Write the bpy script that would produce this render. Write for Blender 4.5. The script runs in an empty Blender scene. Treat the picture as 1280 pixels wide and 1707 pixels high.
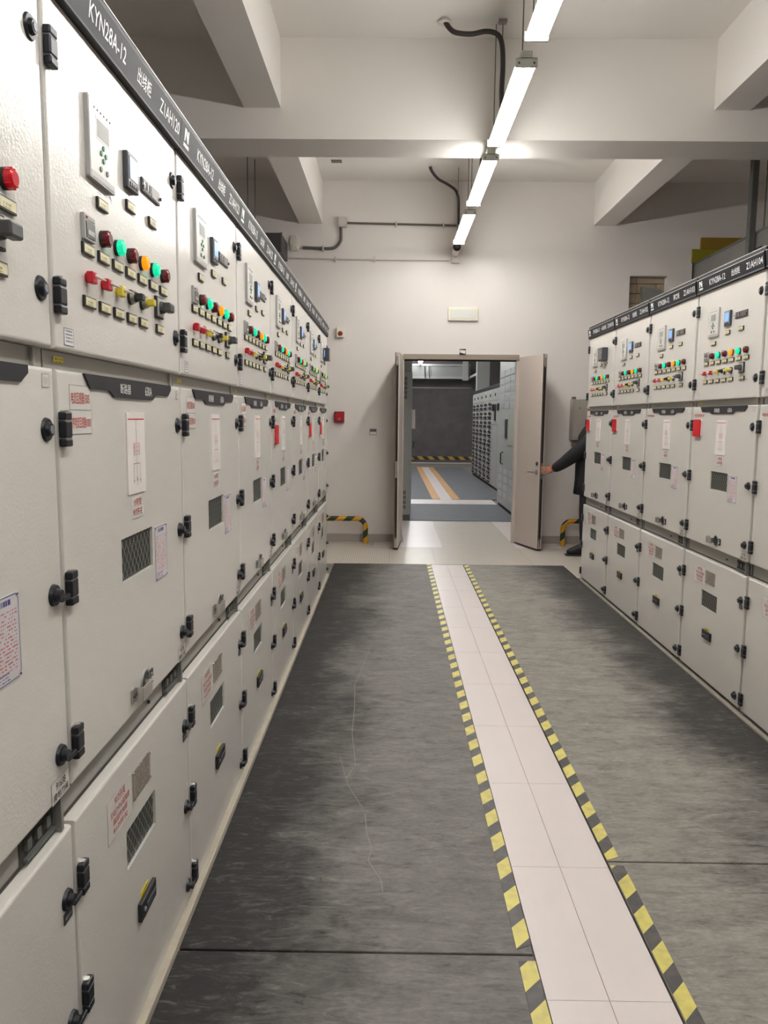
import bpy, bmesh, math, random
from mathutils import Vector, Matrix
random.seed(7)
SC = bpy.context.scene
COL = SC.collection
PI = math.pi

# ------------------------------------------------------------------ camera
F_PX, PITCH, YAW, ROLL, CAM_H = 1288.8, .1206, -.0097, .0093, 1.4453
cam_d = bpy.data.cameras.new('camera')
cam_d.sensor_fit = 'VERTICAL'; cam_d.sensor_height = 36.0
cam_d.lens = F_PX / 1707 * 36.0
cam_d.clip_start = .02; cam_d.clip_end = 200
cam = bpy.data.objects.new('camera', cam_d); COL.objects.link(cam)
fw = Vector((math.sin(YAW) * math.cos(PITCH), math.cos(YAW) * math.cos(PITCH), -math.sin(PITCH)))
rt = Vector((math.cos(YAW), -math.sin(YAW), 0)); up = rt.cross(fw)
r2 = math.cos(ROLL) * rt + math.sin(ROLL) * up
u2 = -math.sin(ROLL) * rt + math.cos(ROLL) * up
cam.matrix_world = Matrix(((r2.x, u2.x, -fw.x, 0), (r2.y, u2.y, -fw.y, 0), (r2.z, u2.z, -fw.z, CAM_H), (0, 0, 0, 1)))
SC.camera = cam

# ------------------------------------------------------------------ world, exposure
world = bpy.data.worlds.new('world'); SC.world = world; world.use_nodes = True
world.node_tree.nodes['Background'].inputs[0].default_value = (.5, .5, .5, 1)
world.node_tree.nodes['Background'].inputs[1].default_value = .02
vs = SC.view_settings
vs.view_transform = 'Standard'; vs.look = 'None'; vs.gamma = 1.0; vs.exposure = 1.7
vs.use_curve_mapping = False
TUBE_POWER = 21.0           # emission of the fluorescent tubes
TUBE_POWER_NEXT = 42.0

# ------------------------------------------------------------------ materials
def lin(c):
    return tuple(((x / 255) / 12.92 if x / 255 <= .04045 else ((x / 255 + .055) / 1.055) ** 2.4) for x in c)
MATS = {}
def mat(name, rgb, rough=.5, metal=0.0, emit=None, estr=0.0, spec=.5, bump=None, vary=None, alpha=None, trans=0.0):
    """rgb in sRGB 0-255; bump=(scale,strength,distance); vary=(scale,amount)"""
    if name in MATS: return MATS[name]
    m = bpy.data.materials.new(name); m.use_nodes = True
    nt = m.node_tree; b = nt.nodes['Principled BSDF']
    c = lin(rgb) + (1,)
    b.inputs['Base Color'].default_value = c
    b.inputs['Roughness'].default_value = rough
    b.inputs['Metallic'].default_value = metal
    b.inputs['Specular IOR Level'].default_value = spec
    if trans: b.inputs['Transmission Weight'].default_value = trans
    if emit:
        b.inputs['Emission Color'].default_value = lin(emit) + (1,)
        b.inputs['Emission Strength'].default_value = estr
    if bump or vary:
        tc = nt.nodes.new('ShaderNodeTexCoord')
    if vary:
        n = nt.nodes.new('ShaderNodeTexNoise'); n.inputs['Scale'].default_value = vary[0]; n.inputs['Detail'].default_value = 5
        nt.links.new(tc.outputs['Object'], n.inputs['Vector'])
        mx = nt.nodes.new('ShaderNodeMix'); mx.data_type = 'RGBA'
        mx.inputs[6].default_value = tuple(x * (1 - vary[1]) for x in c[:3]) + (1,)
        mx.inputs[7].default_value = tuple(min(1, x * (1 + vary[1])) for x in c[:3]) + (1,)
        nt.links.new(n.outputs['Fac'], mx.inputs[0]); nt.links.new(mx.outputs[2], b.inputs['Base Color'])
    if bump:
        n = nt.nodes.new('ShaderNodeTexNoise'); n.inputs['Scale'].default_value = bump[0]; n.inputs['Detail'].default_value = 2
        nt.links.new(tc.outputs['Object'], n.inputs['Vector'])
        bp = nt.nodes.new('ShaderNodeBump'); bp.inputs['Strength'].default_value = bump[1]; bp.inputs['Distance'].default_value = bump[2]
        nt.links.new(n.outputs['Fac'], bp.inputs['Height']); nt.links.new(bp.outputs['Normal'], b.inputs['Normal'])
    MATS[name] = m
    return m

M_WALL = mat('wall_plaster', (226, 220, 215), .85, vary=(1.5, .035), bump=(30, .08, .004), spec=.2)
M_CEIL = mat('ceiling_plaster', (226, 221, 214), .9, vary=(1.2, .03), spec=.15)
M_PAINT = mat('cabinet_paint', (210, 206, 199), .22, bump=(150, .3, .0016), spec=.8)
M_PAINT2 = mat('cabinet_frame_metal', (150, 147, 140), .4, metal=.35)
M_GAP = mat('dark_gap', (62, 58, 54), .8)
M_FASCIA = mat('fascia_charcoal', (27, 27, 31), .5, spec=.2)
M_FASCIA_LIP = mat('fascia_black', (20, 19, 22), .45, spec=.3)
M_TRIM = mat('light_edge_trim', (205, 203, 200), .35, metal=.2)
M_BADGE = mat('badge_charcoal', (44, 43, 47), .45, spec=.3)
M_LETTER = mat('white_lettering', (232, 232, 230), .5)
M_BLACK = mat('black_plastic', (24, 25, 32), .38)
M_BLACK2 = mat('soft_black', (38, 37, 38), .55)
M_HLINE = mat('hinge_grey_line', (125, 128, 134), .4)
M_REDTXT = mat('red_lettering', (178, 32, 38), .5)
M_BLKTXT = mat('black_lettering', (40, 36, 34), .5)
M_BLUE = mat('blue_print', (58, 64, 120), .5)
M_STICKER = mat('clear_sticker', (209, 205, 198), .3)
M_WHITE = mat('white_plate', (232, 224, 218), .35)
M_PINKRED = mat('print_red', (190, 50, 60), .5)
M_GLASSDARK = mat('dark_window_interior', (52, 52, 48), .5, vary=(14, .35))
M_MESHWIRE = mat('window_wire', (142, 146, 136), .4, metal=.3)
M_RELAY = mat('relay_face', (204, 200, 194), .32)
M_RELAYEDGE = mat('relay_edge', (172, 170, 168), .4)
M_LCD = mat('relay_lcd', (150, 152, 146), .45)
M_GREENBTN = mat('green_button', (40, 132, 92), .4)
M_DKBTN = mat('dark_button', (92, 94, 88), .4)
M_METER = mat('meter_case', (64, 64, 70), .4)
M_METERFACE = mat('meter_face', (146, 142, 140), .4)
M_SCREEN = mat('meter_screen', (110, 150, 205), .3, emit=(120, 165, 250), estr=.22)
M_HUM = mat('controller_plate', (98, 88, 82), .35, vary=(60, .25))
M_SILVER = mat('bright_metal', (205, 203, 198), .25, metal=.85)
M_STEEL = mat('galvanised_steel', (150, 148, 144), .45, metal=.6, vary=(8, .12))
M_DSTEEL = mat('grey_steel', (110, 112, 108), .5, metal=.4)
M_TAGFRAME = mat('tag_frame', (48, 44, 38), .4)
M_TAGBACK = mat('tag_side', (120, 116, 100), .4)
M_LRED = mat('lamp_red_off', (112, 22, 30), .25, vary=(60, .2))
M_LREDON = mat('lamp_red_bright', (185, 12, 28), .2, emit=(230, 10, 30), estr=.04)
M_LGREEN = mat('lamp_green_lit', (0, 190, 130), .25, emit=(0, 215, 165), estr=.24)
M_LAMBER = mat('lamp_amber_lit', (225, 125, 0), .25, emit=(255, 158, 0), estr=.22)
M_LRED2 = mat('lamp_red_dull', (120, 40, 40), .3)
M_TOGRED = mat('link_red', (190, 20, 40), .4)
M_TOGYEL = mat('link_yellow', (216, 196, 60), .4)
M_TOGWHITE = mat('link_pin', (214, 204, 198), .35)
M_KNOBGREY = mat('knob_grey', (74, 74, 72), .45)
M_YELLOW = mat('yellow_sticker', (222, 205, 40), .5)
M_REDPLATE = mat('red_plate', (206, 16, 30), .4)
M_PLINTH = mat('plinth_cement', (176, 168, 152), .9, vary=(18, .18), bump=(60, .4, .004))
M_TILEW = mat('white_floor_tile', (215, 205, 202), .32, vary=(6, .03))
M_TILEG = mat('grey_marbled_tile', (184, 176, 164), .35, vary=(7, .09))
M_FLOORBASE = mat('floor_screed', (120, 114, 106), .9, vary=(6, .1))
M_BASEB = mat('skirting_tile', (168, 160, 152), .4, vary=(5, .06))
M_DOOR = mat('door_paint', (196, 184, 174), .42, vary=(2, .02))
M_DOORFRAME = mat('door_frame_paint', (150, 138, 124), .45)
M_RUBBER = mat('black_rubber_seal', (30, 22, 18), .7)
M_LAMPBODY = mat('lamp_housing', (208, 210, 200), .4)
M_CONDUIT = mat('black_conduit', (52, 46, 44), .5)
M_PIPE = mat('grey_pipe', (98, 92, 86), .5)
M_PIPEW = mat('painted_pipe', (205, 196, 186), .5)
M_SKIN = mat('skin', (178, 122, 98), .5)
M_CLOTH = mat('black_jacket', (31, 30, 34), .75, vary=(30, .2))
M_TROUSER = mat('dark_trousers', (26, 26, 32), .85)
M_BOOT = mat('boot_black', (30, 27, 26), .6)
M_HAIR = mat('black_hair', (18, 16, 15), .6)
M_DARKWALL = mat('dark_grey_wall', (98, 94, 94), .8, vary=(3.5, .35), bump=(40, .5, .01))
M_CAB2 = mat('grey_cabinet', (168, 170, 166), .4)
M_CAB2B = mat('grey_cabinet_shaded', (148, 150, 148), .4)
M_TAN = mat('tan_brick', (172, 156, 132), .85, vary=(9, .1))
M_OCHRE = mat('ochre_board', (150, 118, 30), .7, vary=(6, .12))
M_OLIVE = mat('olive_board', (146, 136, 22), .7, vary=(6, .1))
M_FOAM = mat('white_cement', (214, 208, 198), .9, bump=(50, .6, .01))
M_DUCT = mat('bus_duct_dark', (70, 64, 66), .5, vary=(12, .1))
M_CREAM = mat('cream_plastic', (226, 218, 198), .35)
M_REDBOX = mat('alarm_red', (146, 24, 34), .35)

def tube_mat(name, s):
    m = bpy.data.materials.new(name); m.use_nodes = True
    b = m.node_tree.nodes['Principled BSDF']
    b.inputs['Base Color'].default_value = (.9, .9, .88, 1)
    b.inputs['Emission Color'].default_value = (1.0, .982, .968, 1)
    b.inputs['Emission Strength'].default_value = s
    return m
M_TUBE = tube_mat('lit_tube', TUBE_POWER)
M_TUBE2 = tube_mat('lit_tube_cool', TUBE_POWER_NEXT)
M_TUBE2.node_tree.nodes['Principled BSDF'].inputs['Emission Color'].default_value = (.97, .98, 1.0, 1)

def stripes_mat(name, c1, c2, pitch, axis, slope=1.0, rough=.5, wear=.25, phase=0.0, duty=.5):
    """two-colour diagonal stripes in object space; axis = two components (a, b): stripes follow a - slope*b"""
    m = bpy.data.materials.new(name); m.use_nodes = True
    nt = m.node_tree; b = nt.nodes['Principled BSDF']; b.inputs['Roughness'].default_value = rough
    tc = nt.nodes.new('ShaderNodeTexCoord'); sp = nt.nodes.new('ShaderNodeSeparateXYZ')
    nt.links.new(tc.outputs['Object'], sp.inputs[0])
    def math_(op, a, bb=None):
        n = nt.nodes.new('ShaderNodeMath'); n.operation = op
        for i, v in enumerate((a, bb)):
            if v is None: continue
            if isinstance(v, (int, float)): n.inputs[i].default_value = v
            else: nt.links.new(v, n.inputs[i])
        return n.outputs[0]
    s = math_('SUBTRACT', sp.outputs[axis[0]], math_('MULTIPLY', sp.outputs[axis[1]], slope))
    s = math_('FRACT', math_('ADD', math_('DIVIDE', s, pitch), phase))
    f = math_('GREATER_THAN', s, duty)
    n = nt.nodes.new('ShaderNodeTexNoise'); n.inputs['Scale'].default_value = 25; n.inputs['Detail'].default_value = 6
    nt.links.new(tc.outputs['Object'], n.inputs['Vector'])
    mx = nt.nodes.new('ShaderNodeMix'); mx.data_type = 'RGBA'
    mx.inputs[6].default_value = lin(c1) + (1,); mx.inputs[7].default_value = lin(c2) + (1,)
    nt.links.new(f, mx.inputs[0])
    mx2 = nt.nodes.new('ShaderNodeMix'); mx2.data_type = 'RGBA'
    nt.links.new(mx.outputs[2], mx2.inputs[6]); mx2.inputs[7].default_value = lin((120, 110, 96)) + (1,)
    r = nt.nodes.new('ShaderNodeMapRange'); r.inputs[1].default_value = .45; r.inputs[2].default_value = .8; r.inputs[4].default_value = wear
    nt.links.new(n.outputs['Fac'], r.inputs[0]); nt.links.new(r.outputs[0], mx2.inputs[0])
    nt.links.new(mx2.outputs[2], b.inputs['Base Color'])
    return m
M_TAPE = stripes_mat('hazard_tape', (214, 201, 106), (66, 63, 63), .159, (1, 0), 1.05, .45, .5, .0, .55)
M_TAPE2 = stripes_mat('orange_tape', (214, 152, 60), (150, 112, 66), .12, (1, 0), 1.0, .5, .4)
M_TAPE3 = stripes_mat('wall_hazard_tape', (196, 158, 60), (52, 46, 44), .34, (0, 2), -1.0, .5, .3)
M_BAR = stripes_mat('guard_bar_stripes', (222, 158, 24), (32, 58, 40), .19, (0, 2), 1.1, .4, .2)

def mat_rubber(name, dark, dusty, axis_sign, edge, w0, w1):
    """rubber mat: dusty grey where it is walked on, still black along the cabinets"""
    m = bpy.data.materials.new(name); m.use_nodes = True
    nt = m.node_tree; b = nt.nodes['Principled BSDF']
    L = nt.links
    tc = nt.nodes.new('ShaderNodeTexCoord'); sp = nt.nodes.new('ShaderNodeSeparateXYZ'); L.new(tc.outputs['Object'], sp.inputs[0])
    def mth(op, a, bb=None, clamp=False):
        n = nt.nodes.new('ShaderNodeMath'); n.operation = op; n.use_clamp = clamp
        for i, v in enumerate((a, bb)):
            if v is None: continue
            if isinstance(v, (int, float)): n.inputs[i].default_value = v
            else: L.new(v, n.inputs[i])
        return n.outputs[0]
    def noise(scale, detail, sx=1, sy=1, rough=.5, dist=0):
        mp = nt.nodes.new('ShaderNodeMapping'); mp.inputs['Scale'].default_value = (sx, sy, 1)
        L.new(tc.outputs['Object'], mp.inputs[0])
        n = nt.nodes.new('ShaderNodeTexNoise'); n.inputs['Scale'].default_value = scale; n.inputs['Detail'].default_value = detail
        n.inputs['Roughness'].default_value = rough; n.inputs['Distortion'].default_value = dist
        L.new(mp.outputs[0], n.inputs['Vector']); return n.outputs['Fac']
    d = mth('MULTIPLY', mth('SUBTRACT', sp.outputs[0], edge), axis_sign)
    big = noise(2.2, 4, 1, .7, .55)
    fine = noise(5, 8, 1.0, 2.6, .7, .8)
    scuff = noise(14, 9, .55, 2.2, .75, 1.6)
    dd = mth('ADD', d, mth('MULTIPLY', mth('SUBTRACT', big, .5), .75))
    dd = mth('ADD', dd, mth('MULTIPLY', mth('SUBTRACT', fine, .5), .45))
    r = nt.nodes.new('ShaderNodeMapRange'); r.interpolation_type = 'SMOOTHSTEP'
    r.inputs[1].default_value = w0; r.inputs[2].default_value = w1; L.new(dd, r.inputs[0])
    patch = noise(7, 6, .8, 1.3, .65, 1.0)
    dust = mth('MULTIPLY', r.outputs[0], mth('ADD', -.05, mth('ADD', mth('MULTIPLY', fine, .75), mth('MULTIPLY', patch, .9))), True)
    rs = nt.nodes.new('ShaderNodeMapRange'); rs.inputs[1].default_value = .53; rs.inputs[2].default_value = .82; L.new(scuff, rs.inputs[0])
    dust = mth('ADD', dust, mth('MULTIPLY', rs.outputs[0], .8), True)
    rk = nt.nodes.new('ShaderNodeMapRange'); rk.inputs[1].default_value = .30; rk.inputs[2].default_value = .46; rk.inputs[3].default_value = .45; rk.inputs[4].default_value = 0
    L.new(scuff, rk.inputs[0])
    dust = mth('SUBTRACT', dust, rk.outputs[0], True)
    mx = nt.nodes.new('ShaderNodeMix'); mx.data_type = 'RGBA'
    mx.inputs[6].default_value = lin(dark) + (1,); mx.inputs[7].default_value = lin(dusty) + (1,)
    L.new(dust, mx.inputs[0])
    sp2 = noise(70, 4, .7, 1.4, .7)
    hs = nt.nodes.new('ShaderNodeHueSaturation'); L.new(mx.outputs[2], hs.inputs['Color']); L.new(mth('ADD', .62, mth('MULTIPLY', sp2, .76)), hs.inputs['Value'])
    L.new(hs.outputs['Color'], b.inputs['Base Color'])
    b.inputs['Roughness'].default_value = .62; b.inputs['Specular IOR Level'].default_value = .35
    bp = nt.nodes.new('ShaderNodeBump'); bp.inputs['Strength'].default_value = .25; bp.inputs['Distance'].default_value = .003
    L.new(scuff, bp.inputs['Height']); L.new(bp.outputs['Normal'], b.inputs['Normal'])
    return m
M_MATL = mat_rubber('rubber_mat_left', (40, 38, 37), (126, 122, 117), 1, -.57, .10, .62)
M_MATR = mat_rubber('rubber_mat_right', (52, 49, 47), (146, 141, 133), -1, 1.72, .10, .60)
M_MATN = mat_rubber('rubber_mat_blue', (52, 54, 58), (92, 95, 100), 1, -5, 0, .1)

def mat_print(name, kind):
    """fine print on a plate whose mesh spans 0..w in x and 0..h in z (object space)"""
    m = bpy.data.materials.new(name); m.use_nodes = True
    nt = m.node_tree; b = nt.nodes['Principled BSDF']; L = nt.links
    b.inputs['Roughness'].default_value = .4
    tc = nt.nodes.new('ShaderNodeTexCoord'); sp = nt.nodes.new('ShaderNodeSeparateXYZ'); L.new(tc.outputs['Object'], sp.inputs[0])
    def mth(op, a, bb=None, clamp=False):
        n = nt.nodes.new('ShaderNodeMath'); n.operation = op; n.use_clamp = clamp
        for i, v in enumerate((a, bb)):
            if v is None: continue
            if isinstance(v, (int, float)): n.inputs[i].default_value = v
            else: L.new(v, n.inputs[i])
        return n.outputs[0]
    def mixc(f, a, c):
        mx = nt.nodes.new('ShaderNodeMix'); mx.data_type = 'RGBA'
        L.new(f, mx.inputs[0])
        for i, v in ((6, a), (7, c)):
            if isinstance(v, tuple): mx.inputs[i].default_value = lin(v) + (1,)
            else: L.new(v, mx.inputs[i])
        return mx.outputs[2]
    def rows(pitch, nx, thr, duty=.45):
        fr = mth('FRACT', mth('DIVIDE', sp.outputs[2], pitch)); line = mth('LESS_THAN', fr, duty)
        rid = mth('FLOOR', mth('DIVIDE', sp.outputs[2], pitch))
        cb = nt.nodes.new('ShaderNodeCombineXYZ')
        L.new(mth('MULTIPLY', sp.outputs[0], nx), cb.inputs[0]); L.new(mth('MULTIPLY', rid, 7.31), cb.inputs[1])
        n = nt.nodes.new('ShaderNodeTexNoise'); n.inputs['Scale'].default_value = 1; n.inputs['Detail'].default_value = 3
        L.new(cb.outputs[0], n.inputs['Vector'])
        return mth('MULTIPLY', line, mth('GREATER_THAN', n.outputs['Fac'], thr))
    def band(lo, hi):
        return mth('MULTIPLY', mth('GREATER_THAN', sp.outputs[2], lo), mth('LESS_THAN', sp.outputs[2], hi))
    def inx(lo, hi):
        return mth('MULTIPLY', mth('GREATER_THAN', sp.outputs[0], lo), mth('LESS_THAN', sp.outputs[0], hi))
    if kind == 'notice':
        col = mixc(mth('MULTIPLY', mth('MULTIPLY', rows(.0058, 200, .5, .4), band(.018, .112)), inx(.006, .09)), (205, 200, 203), (196, 96, 88))
        col = mixc(mth('MULTIPLY', mth('MULTIPLY', rows(.0052, 240, .46), band(.004, .018)), inx(.008, .06)), col, (92, 96, 140))
        col = mixc(mth('MULTIPLY', mth('MULTIPLY', rows(.011, 420, .42, .8), band(.119, .130)), inx(.026, .072)), col, (58, 60, 120))
    elif kind == 'tag':
        col = mixc(mth('MULTIPLY', mth('MULTIPLY', rows(.008, 420, .47, .8), band(.004, .012)), inx(.011, .038)), (214, 206, 168), (150, 140, 96))
    elif kind == 'plate':
        col = mixc(mth('MULTIPLY', rows(.008, 130, .45, .55), inx(.008, .112)), (150, 140, 128), (104, 92, 84))
    elif kind == 'lines':
        col = mixc(mth('MULTIPLY', mth('MULTIPLY', rows(.006, 300, .4, .5), inx(.005, .036)), band(.004, .028)), (214, 210, 206), (120, 120, 130))
    elif kind == 'yellow':
        col = mixc(mth('MULTIPLY', rows(.006, 300, .48, .5), inx(.004, .04)), (222, 206, 50), (120, 104, 30))
    L.new(col, b.inputs['Base Color'])
    return m
M_NOTICE = mat_print('notice_print', 'notice'); M_TAG = mat_print('tag_plate', 'tag')
M_NAMEPLATE = mat_print('metal_nameplate', 'plate'); M_FINE = mat_print('fine_sticker', 'lines'); M_YELP = mat_print('yellow_print', 'yellow')

# ------------------------------------------------------------------ mesh builder
TXT = {}
def text_geo(body, bold=0.0):
    if (body, bold) in TXT: return TXT[(body, bold)]
    c = bpy.data.curves.new('t', 'FONT'); c.body = body; c.resolution_u = 2; c.offset = bold
    o = bpy.data.objects.new('t', c); COL.objects.link(o)
    dg = bpy.context.evaluated_depsgraph_get()
    me = bpy.data.meshes.new_from_object(o.evaluated_get(dg))
    xs = [v.co.x for v in me.vertices]; ys = [v.co.y for v in me.vertices]
    x0, x1, y0, y1 = min(xs), max(xs), min(ys), max(ys)
    vv = [((v.co.x - x0) / (x1 - x0), (v.co.y - y0) / (y1 - y0)) for v in me.vertices]
    ff = [tuple(p.vertices) for p in me.polygons]
    COL.objects.unlink(o); bpy.data.objects.remove(o); bpy.data.curves.remove(c); bpy.data.meshes.remove(me)
    TXT[(body, bold)] = (vv, ff)
    return TXT[(body, bold)]

class MB:
    def __init__(s): s.v = []; s.f = []; s.mi = []; s.mats = []; s.sm = []
    def m(s, mt):
        if mt not in s.mats: s.mats.append(mt)
        return s.mats.index(mt)
    def add(s, vs, fs, mt, smooth=False):
        o = len(s.v); s.v += [tuple(v) for v in vs]; k = s.m(mt)
        for f in fs: s.f.append(tuple(i + o for i in f)); s.mi.append(k); s.sm.append(smooth)
    def box(s, x0, x1, y0, y1, z0, z1, mt, c=0.0):
        """box; c chamfers every edge"""
        if c <= 0:
            vs = [(x, y, z) for z in (z0, z1) for y in (y0, y1) for x in (x0, x1)]
            s.add(vs, [(0, 2, 3, 1), (4, 5, 7, 6), (0, 1, 5, 4), (2, 6, 7, 3), (0, 4, 6, 2), (1, 3, 7, 5)], mt); return
        bm = bmesh.new(); bmesh.ops.create_cube(bm, size=1)
        for v in bm.verts: v.co = Vector(((x0 + x1) / 2 + v.co.x * (x1 - x0), (y0 + y1) / 2 + v.co.y * (y1 - y0), (z0 + z1) / 2 + v.co.z * (z1 - z0)))
        bmesh.ops.bevel(bm, geom=bm.edges[:], offset=c, segments=2, profile=.5, affect='EDGES')
        s.bm(bm, mt)
    def bm(s, bm, mt, smooth=False):
        bm.verts.index_update()
        s.add([v.co.copy() for v in bm.verts], [tuple(v.index for v in f.verts) for f in bm.faces], mt, smooth); bm.free()
    def cyl(s, p0, p1, r0, mt, r1=None, n=12, cap=True, smooth=True):
        p0 = Vector(p0); p1 = Vector(p1); d = (p1 - p0).normalized(); r1 = r0 if r1 is None else r1
        a = d.orthogonal().normalized(); b = d.cross(a)
        ring = lambda p, r: [p + a * (r * math.cos(2 * PI * i / n)) + b * (r * math.sin(2 * PI * i / n)) for i in range(n)]
        s.add(ring(p0, r0) + ring(p1, r1), [(i, (i + 1) % n, n + (i + 1) % n, n + i) for i in range(n)], mt, smooth)
        if cap:
            s.add(ring(p1, r1), [tuple(range(n))], mt); s.add(ring(p0, r0), [tuple(reversed(range(n)))], mt)
    def tube(s, pts, r, mt, n=8):
        pts = [Vector(p) for p in pts]; rings = []; a = None
        for i, p in enumerate(pts):
            d = (pts[min(i + 1, len(pts) - 1)] - pts[max(i - 1, 0)]).normalized()
            if a is None: a = d.orthogonal().normalized()
            a = (a - d * a.dot(d)).normalized(); b = d.cross(a)
            rings += [p + a * (r * math.cos(2 * PI * k / n)) + b * (r * math.sin(2 * PI * k / n)) for k in range(n)]
        fs = [(i * n + k, i * n + (k + 1) % n, (i + 1) * n + (k + 1) % n, (i + 1) * n + k) for i in range(len(pts) - 1) for k in range(n)]
        s.add(rings, fs, mt, True)
        m_ = len(rings); s.add(rings[:n], [tuple(reversed(range(n)))], mt); s.add(rings[-n:], [tuple(range(n))], mt)
    def prism_y(s, poly, y0, y1, mt):
        """polygon of (x,z), counter-clockwise seen from -y; front at y0 (outward), back at y1"""
        n = len(poly)
        vs = [(x, y0, z) for x, z in poly] + [(x, y1, z) for x, z in poly]
        s.add(vs, [tuple(range(n)), tuple(reversed(range(n, 2 * n)))] + [(i, i + n, (i + 1) % n + n, (i + 1) % n) for i in range(n)], mt)
    def quad(s, a, b, c, d, mt): s.add([a, b, c, d], [(0, 1, 2, 3)], mt)
    def text(s, body, x0, x1, z0, z1, y, mt):
        vv, ff = text_geo(body, .006 if mt in (M_REDTXT, M_BLKTXT) else .003)
        s.add([(x0 + a * (x1 - x0), y, z0 + b * (z1 - z0)) for a, b in vv], ff, mt)
    def strip(s, x0, z0, x1, z1, w, y, mt):
        d = Vector((x1 - x0, z1 - z0)); d.normalize(); nx, nz = -d.y * w / 2, d.x * w / 2
        s.quad((x0 + nx, y, z0 + nz), (x0 - nx, y, z0 - nz), (x1 - nx, y, z1 - nz), (x1 + nx, y, z1 + nz), mt)
    def mesh(s, name):
        me = bpy.data.meshes.new(name); me.from_pydata(s.v, [], s.f)
        for m_ in s.mats: me.materials.append(m_)
        me.polygons.foreach_set('material_index', s.mi); me.polygons.foreach_set('use_smooth', s.sm); me.update()
        return me

def put(name, mb, parent=None, loc=(0, 0, 0), rot=None):
    me = mb.mesh(name) if isinstance(mb, MB) else mb
    o = bpy.data.objects.new(name, me); COL.objects.link(o); o.location = loc
    if rot: o.rotation_euler = rot
    if parent: o.parent = parent
    return o
def tag(o, label=None, cat=None, group=None, kind=None):
    if label: o['label'] = label
    if cat: o['category'] = cat
    if group: o['group'] = group
    if kind: o['kind'] = kind
    return o
def thing(name, label, cat, loc=(0, 0, 0), rz=0, group=None):
    o = bpy.data.objects.new(name, None); COL.objects.link(o); o.location = loc; o.rotation_euler = (0, 0, rz)
    o.empty_display_size = .1
    return tag(o, label, cat, group)
def struct(name, mb, parent=None):
    o = put(name, mb, parent)
    if not parent: o['kind'] = 'structure'
    return o
def bx(*a, c=0.0):
    m_ = MB(); m_.box(*a, c=c); return m_

# ------------------------------------------------------------------ room shell
WY, WT = 9.02, .26                 # far wall plane and thickness
XL, XR, YB, ZC = -3.2, 5.0, -5.0, 4.08
FZ = -.012                         # screed under mats and tiles
floor = struct('floor', bx(XL - .2, XR + .2, YB - .2, 27.0, -.2, FZ, M_FLOORBASE))
struct('wall_left', bx(XL - .2, XL, YB, WY, FZ, ZC, M_WALL))
struct('wall_right', bx(XR, XR + .2, YB, WY, FZ, ZC, M_WALL))
struct('wall_back', bx(XL - .2, XR + .2, YB - .2, YB, FZ, ZC, M_WALL))
DX0, DX1, DZ = .118, 1.445, 2.18     # door opening
PX0, PX1, PZ0, PZ1 = 2.666, 3.092, 2.45, 3.07   # hole knocked through for cables
TX0, TX1, TZ0, TZ1 = 3.36, 4.3, 2.95, 3.24      # bus duct hole
w = MB()
def wb(x0, x1, z0, z1): w.box(x0, x1, WY, WY + WT, z0, z1, M_WALL)
wb(XL - .2, DX0, FZ, ZC); wb(DX0, DX1, DZ, ZC); wb(DX1, PX0, FZ, ZC)
wb(PX0, PX1, FZ, PZ0); wb(PX0, PX1, PZ1, ZC); wb(PX1, TX0, FZ, ZC); wb(TX0, TX1, FZ, TZ0); wb(TX0, TX1, TZ1, ZC); wb(TX1, XR + .2, FZ, ZC)
struct('wall_far', w)
struct('ceiling', bx(XL - .2, XR + .2, YB - .2, WY + WT, ZC, ZC + .2, M_CEIL))
struct('trim_1', bx(XL, XR, 5.75, 6.135, 3.405, ZC, M_CEIL))             # cross beam
for k, (a, b) in enumerate(((-1.07, -.81), (2.235, 2.485))):             # two long beams
    m_ = MB()
    m_.box(a, b, YB, 5.75, 3.613, ZC, M_CEIL); m_.box(a, b, 6.135, WY, 3.613, ZC, M_CEIL)
    struct('trim_%d' % (k + 2), m_)
# skirting: separate tiles along the far wall
sk = struct('baseboard_far', bx(-1.6, -1.58, WY - .012, WY, 0, .09, M_BASEB))
for a, b in ((-1.578, -.98), (-.976, -.378), (-.374, .04), (1.52, 2.06), (2.064, 2.66), (2.664, 3.3)):
    put('skirting_tile', bx(a, b, WY - .012, WY, 0, .09, M_BASEB, c=.002), sk)
# door lining
fr = MB()
fr.box(DX0, DX1, WY - .015, WY + .06, 2.12, DZ, M_DOORFRAME, c=.004)
fr.box(DX0, DX1, WY + .02, WY + .05, 2.105, 2.12, M_RUBBER)
fr.box(DX0, DX0 + .012, WY - .01, WY + .06, 0, 2.12, M_DOOR, c=.002); fr.box(DX1 - .03, DX1, WY + .0, WY + .06, 0, 2.12, M_DOOR, c=.004)
struct('trim_4', fr)

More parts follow.
